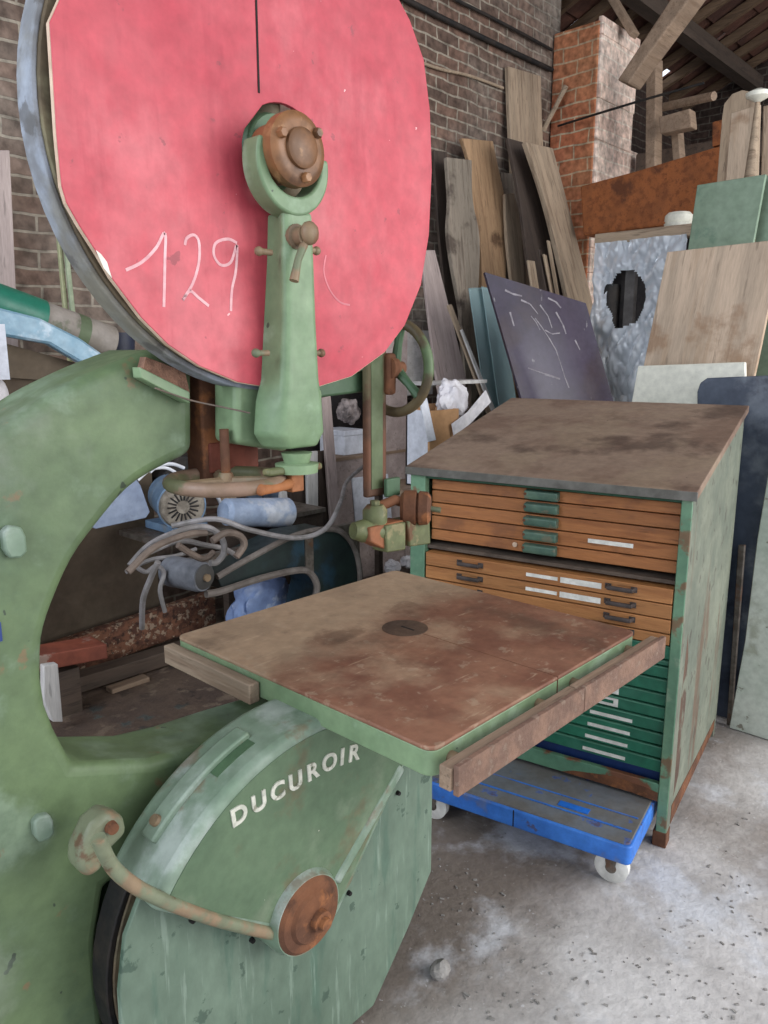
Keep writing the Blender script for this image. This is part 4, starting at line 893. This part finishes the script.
cable('white cable arching over the motor', [(150,472,2.6),(158,466,2.6),(172,464,2.6),(184,468,2.6)], .007, cablewhite)
cable('second white cable beside the bent sheet metal cover', [(138,480,2.5),(150,470,2.5),(166,468,2.5),(178,474,2.5)], .006, cablewhite)
cable('white cord hanging from the saw arch', [(191,449,2.7),(195,458,2.7),(199,466,2.7)], .010, cablewhite)
# pulley and belt
pc = aY(204,577,2.2)
bgx = [(217,577),(250,558),(296,535),(330,529),(345,535),(356,552),(360,580),(352,600),(310,612),(316,586),(312,576),(300,570),(262,577),(222,590)]
bg_ = thing('belt_drive', 'long dark green belt guard with a small grey roller and rounded end', 'belt machine', tuple(aY(290,590,2.3).xy)+(WBZ,))
rl_ = part('roller', MB().lathe((pc.x-.04,2.36,pc.z+.0), (pc.x,2.2,pc.z), [(0,.05),(.1,.055),(.9,.055),(1,.05)], 26), mat('pulley_blue_grey', (112,114,120), (84,86,92), s=10, rough=.5), bg_)
part('roller_face', MB().lathe((pc.x,2.203,pc.z), (pc.x+.002,2.19,pc.z), [(0,.045),(.5,.044),(1,.03)], 24), mat('pulley_face', (66,64,62), rough=.6), rl_)
part('axle', MB().cyl((pc.x,2.2,pc.z), (pc.x+.002,2.178,pc.z), .013, n=12), tan, rl_)
part('frame_bar', MB().bb((pc.x-.02,2.37,pc.z-.02), (aY(352,575,2.4).x,2.40,pc.z+.02)), steel, bg_)
part('leg', MB().bb((aY(345,580,2.4).x,2.37,WBZ), (aY(352,580,2.4).x+.02,2.41,pc.z)), steel, bg_)
part('shell', MB().prism([aY(x,y,2.26) for x, y in bgx], (0,.16,0)), guarddark, bg_, bevel=.004)
part('upper_lip', MB().tube(smooth_path([aY(x,y,2.25) for x, y in bgx[:9]],4), .012, 8), beltgrey, bg_)
part('lower_lip', MB().tube(smooth_path([aY(x,y,2.24) for x, y in ((206,594),(222,591),(262,578),(300,570),(312,575),(317,588),(312,606))],4), .014, 8), beltgrey, bg_)
part('band', MB().prism([aY(x,y,2.255) for x, y in ((305,534),(313,532),(314,574),(306,571))], (0,.01,0)), steel, bg_)
tubc = aY(255,508,2.45)
solo('blue_tub', MB().lathe((tubc.x-.12,2.50,tubc.z-.005), (tubc.x+.22,2.50,tubc.z-.06), [(0,.04),(.05,.055),(.95,.065),(1,.05)], 24), mat('pale_blue_drum', (152,164,184), (132,146,168), s=8, rough=.5, layers=[dict(c=(190,192,196), s=7, lo=.52, hi=.64, a=.8)]), 'pale blue drum lying behind the belt guard', 'drum')
GB = 'boards standing behind the belt guard'
def stand(name, px, Y, m, label, th=.02, cat='board', k=.03, zb=.003):
    pl = planeY(Y, k); n_ = len(px)//2
    return lean(name, pl, px[:n_], px[n_:], th, m, label, cat, GB, zb=zb)
stand('standing_board', [(214,486),(236,540),(232,484),(252,540)], 2.815, w_tan, 'pale tan board leaning below the tension handwheel', zb=WBZ+.003)
stand('standing_board', [(247,486),(252,535),(262,486),(264,535)], 2.91, mat('blue_grey_face', (84,98,116), (70,82,98), s=6, rough=.5), 'narrow blue-grey board behind the belt guard')
stand('standing_board', [(263,484),(265,535),(281,484),(280,535)], 2.94, mat('slate_face', (92,104,122), (74,84,100), s=6, rough=.5), 'wide slate-blue board behind the belt guard')
stand('standing_board', [(281,486),(280,535),(287,486),(290,535)], 2.85, w_whitish, 'splintered white board behind the belt guard')
stand('standing_board', [(291,455),(290,540),(312,455),(310,540)], 2.91, w_dark, 'dark brown board directly under the stem collar')
stand('standing_board', [(307,452),(309,545),(318,451),(319,545)], 2.87, w_whitish, 'narrow white upright board right of the dark brown board')
stand('standing_board', [(318,452),(320,545),(328,450),(330,545)], 2.94, w_dark, 'dark upright board beside the narrow white board')
stand('standing_board', [(322,398),(331,520),(331,396),(341,520)], 2.90, w_pink, 'tall pale upright batten left of the guide post')
# ================================================================ PALE CUPBOARD WITH OPEN SHELF
PY = 3.02
cb = thing('pale_cupboard', 'pale lilac board cupboard with an open shelf behind the guide post', 'cupboard', (2.9,3.2,0))
xa = aY(332,460,PY).x; xb_ = aY(440,460,PY).x; zs_ = aY(345,458,PY).z; zt2 = aY(345,396,PY).z
part('door_panel', MB().bb((xa,PY,0), (xa+.60,PY+.02,zs_-.012)), w_pink, cb, smooth=False, bevel=.002)
part('door_panel', MB().bb((xa+.605,PY,0), (xb_,PY+.02,zs_-.012)), w_pink, cb, smooth=False, bevel=.002)
part('shelf_board', MB().bb((xa-.01,PY-.01,zs_-.011), (xb_,3.36,zs_+.005)), w_tanx, cb, smooth=False)
part('back_board', MB().bb((xa,3.34,zs_+.005), (xb_,3.36,zt2+.25)), junkdark, cb, smooth=False)
part('side_panel', MB().bb((aY(384,420,PY).x,PY,zs_+.005), (aY(407,420,PY).x,PY+.02,zt2+.35)), w_pink, cb, smooth=False)
part('upper_panel', MB().bb((aY(386,420,PY).x,PY+.03,zt2-.02), (aY(436,420,PY).x,PY+.05,zt2+.36)), w_whitish, cb, smooth=False)
def wbox(px, Y, d, m, label, nm, cat, grp=None):
    x0, y0, x1, y1 = px; a = aY(x0,y0,Y); b = aY(x1,y1,Y); b.z = zs_+.006
    t = thing(nm, label, cat, ((a.x+b.x)/2,Y+d/2,b.z), 0, grp)
    part('box_body', MB().bb((a.x,Y,b.z), (b.x,Y+d,a.z-.012)), m, t, bevel=.004, smooth=False)
    part('box_lid', MB().bb((a.x-.006,Y-.006,a.z-.03), (b.x+.006,Y+d+.006,a.z)), m, t, bevel=.004, smooth=False)
    return t
wbox((344,431,364,456), 3.06, .2, whitebox, 'white box on the cupboard shelf, left of the guide post', 'white_box', 'box', 'white boxes on the shelf')
wbox((410,428,424,452), 3.07, .2, whitebox, 'small white box between handwheel and cardboard box', 'white_box', 'box', 'white boxes on the shelf')
def rag(name, c, r, sc_, m, label, cat, seed):
    mb = MB(); bmesh.ops.create_icosphere(mb.bm, subdivisions=4, radius=1)
    for v in mb.bm.verts:
        p = v.co.copy(); d = 1+.30*mn.noise(p*1.8+Vector((seed,0,0)))+.24*abs(mn.noise(p*4.1+Vector((0,seed,0))))-.1
        v.co = Vector((p.x*sc_[0], p.y*sc_[1], p.z*sc_[2]))*r*d+Vector(c)
    return solo(name, mb, m, label, cat)
rag('shelf_junk', aY(355,414,3.12)+Vector((0,.05,.015)), .075, (1,.7,1), mat('pale_junk', (150,138,134), (90,82,80), s=14, rough=.9), 'heap of crumpled paper above the white box', 'paper heap', 2.)
QY = 2.34
a = aY(430,411,QY); b = aY(452,440,QY); zb_ = b.z-.22
sh = thing('side_table', 'side table with a raised pale shelf behind the plan chest', 'table', (a.x+.2,2.45,0))
part('table_top', MB().bb((a.x-.12,2.28,zb_-.03), (a.x+.5,2.62,zb_)), w_tanx, sh, smooth=False)
for lx in (a.x-.1,a.x+.46):
    for ly in (2.30,2.58): part('leg', MB().bb((lx,ly,0), (lx+.03,ly+.03,zb_-.03)), w_dark, sh, smooth=False)
s0 = aY(428,382,2.50); s1 = aY(487,380,2.50)
part('shelf', MB().bb((s0.x,2.50,s0.z-.018), (s1.x,2.61,s0.z)), w_whitish, sh, smooth=False)
for lx in (s0.x+.02,s1.x-.05): part('shelf_support', MB().bb((lx,2.59,zb_), (lx+.03,2.61,s0.z-.018)), w_dark, sh, smooth=False)
cbx = thing('cardboard_box', 'open cardboard box behind the plan chest corner', 'box', (aY(441,430,QY).x,QY+.08,zb_))
part('box_side', MB().bb((a.x,QY,zb_+.001), (b.x+.05,QY+.012,a.z)), cardboard, cbx, smooth=False)
part('box_side', MB().bb((a.x,QY+.012,zb_+.001), (a.x+.012,QY+.15,a.z)), whitebox, cbx, smooth=False)
part('box_side', MB().bb((b.x+.04,QY+.012,zb_+.001), (b.x+.05,QY+.15,a.z)), cardboard, cbx, smooth=False)
part('box_back', MB().bb((a.x,QY+.142,zb_+.001), (b.x+.05,QY+.15,a.z+.02)), cardboard, cbx, smooth=False)
part('box_base', MB().bb((a.x,QY,zb_+.0008), (b.x+.05,QY+.15,zb_+.008)), cardboard, cbx, smooth=False)
part('flap', MB().prism([aY(x,y,QY-.01) for x, y in ((420,400),(427,398),(436,440),(428,442))], (0,.008,0)), whitebox, cbx, smooth=False)
rag('white_cloth', aY(452,401,QY+.075), .115, (.85,.55,.95), cloth, 'crumpled white cloth sticking up out of the cardboard box', 'cloth', 5.)
slab('paper_sheet', [aY(x,y,QY-.02) for x, y in ((452,424),(468,412),(486,390),(491,402),(470,424),(454,436))], .004, cloth, 'folded white paper sheet sloping down beside the white cloth', 'paper', bevel=0)
slab('paper_sheet', [aY(x,y,3.01) for x, y in ((352,478),(388,474),(392,520),(356,526))], .006, whitebox, 'white card leaning on the cupboard behind the cable', 'paper', bevel=0)
rub = random.Random(5)
for k in range(12):
    x = rub.uniform(385,428); y = rub.uniform(552,590); q = aZ(x,y,.42)
    pass
bagc = aY(262,590,2.49)
rag('blue_bag', bagc-Vector((0,0,.05)), .15, (1.1,.32,1.0), mat('blue_bag_film', (120,140,180), (98,114,152), s=6, rough=.4, layers=[dict(c=(180,190,206), s=8, lo=.56, hi=.68, a=.7)]), 'crumpled blue plastic bag under the belt guard', 'bag', 9.)
heap = [(392,567,.05),(408,562,.05),(418,574,.045),(431,566,.045)]
hl = ['white rubble lump nearest the belt guard end','white rubble lump below guide blocks','white rubble lump just above the table corner','white rubble lump beside the plan chest post']
for (x, y, r), lb in zip(heap, hl):
    rag('plaster_lump', aY(x,y,2.75), r, (1,.8,.8), cloth, lb, 'rubble', x*.1)
solo('rubble_plinth', MB().bb((aY(385,570,2.75).x-.05,2.62,0), (aY(432,570,2.75).x+.12,2.95,aY(400,582,2.75).z)), w_dark, 'dark box holding up the white rubble', 'box', smooth=False)
# ================================================================ ON THE FLOOR
sp = aZ(440,974,0)
sb = MB(); bmesh.ops.create_icosphere(sb.bm, subdivisions=2, radius=1)
for v in sb.bm.verts:
    p = v.co.copy(); v.co = Vector((sp.x+p.x*.032, sp.y+p.y*.026, max(-.0, .014+p.z*.022*(1+.4*mn.noise(p*2)))))
solo('stone_chip', sb, stone, 'grey stone chip lying on the floor beside the lower cover', 'stone', smooth=False)
fr_ = random.Random(11)
gr_ = MB()
for k in range(420):
    x = fr_.uniform(385,768); y = fr_.uniform(770,1020)
    q = aZ(x,y,0); 
    if (q.x < 1.45 and q.y > 1.0) or (q.x > 1.75 and q.y > .74): continue
    s_ = fr_.uniform(.002,.006)
    gr_.box((q.x,q.y,s_*.3), (s_*fr_.uniform(.8,3),s_,s_*.6), Matrix.Rotation(fr_.uniform(0,3),3,'Z'))
solo('floor_grit', gr_, stone, 'scattered pale grit and chips on the concrete floor', 'grit', kind='stuff', smooth=False)
# ================================================================ CAMERA AND LIGHT
cam = bpy.data.cameras.new('camera'); co = bpy.data.objects.new('camera', cam); C.objects.link(co)
cam.sensor_fit = 'HORIZONTAL'; cam.sensor_width = 36; cam.lens = 36*F/768; cam.clip_start = .05
co.location = CAM
fw = Vector((cy*ct, sy*ct, -st)); co.rotation_euler = fw.to_track_quat('-Z','Y').to_euler()
bpy.context.scene.camera = co
w = bpy.data.worlds.new('World'); bpy.context.scene.world = w; w.use_nodes = True
bg = w.node_tree.nodes['Background']; bg.inputs[0].default_value = (.84,.90,1,1); bg.inputs[1].default_value = 1.6
def area(name, loc, tgt, sx, sy_, e, col):
    l = bpy.data.lights.new(name, 'AREA'); l.shape = 'RECTANGLE'; l.size = sx; l.size_y = sy_; l.energy = e; l.color = col
    o = bpy.data.objects.new(name, l); C.objects.link(o); o.location = loc
    o.rotation_euler = (Vector(tgt)-Vector(loc)).to_track_quat('-Z','Y').to_euler(); return o
area('door_daylight', (3.8,-3.4,2.4), (2.4,1.0,.5), 4.6, 3.4, 330, (1,.98,.95))
area('window_daylight', (-2.2,1.8,3.2), (1.6,2.2,1.0), 2.4, 2.4, 150, (.82,.9,1))
sc_ = bpy.context.scene
sc_.view_settings.view_transform = 'Standard'; sc_.view_settings.look = 'None'; sc_.view_settings.gamma = 1
sc_.view_settings.use_curve_mapping = False; sc_.view_settings.exposure = -0.2
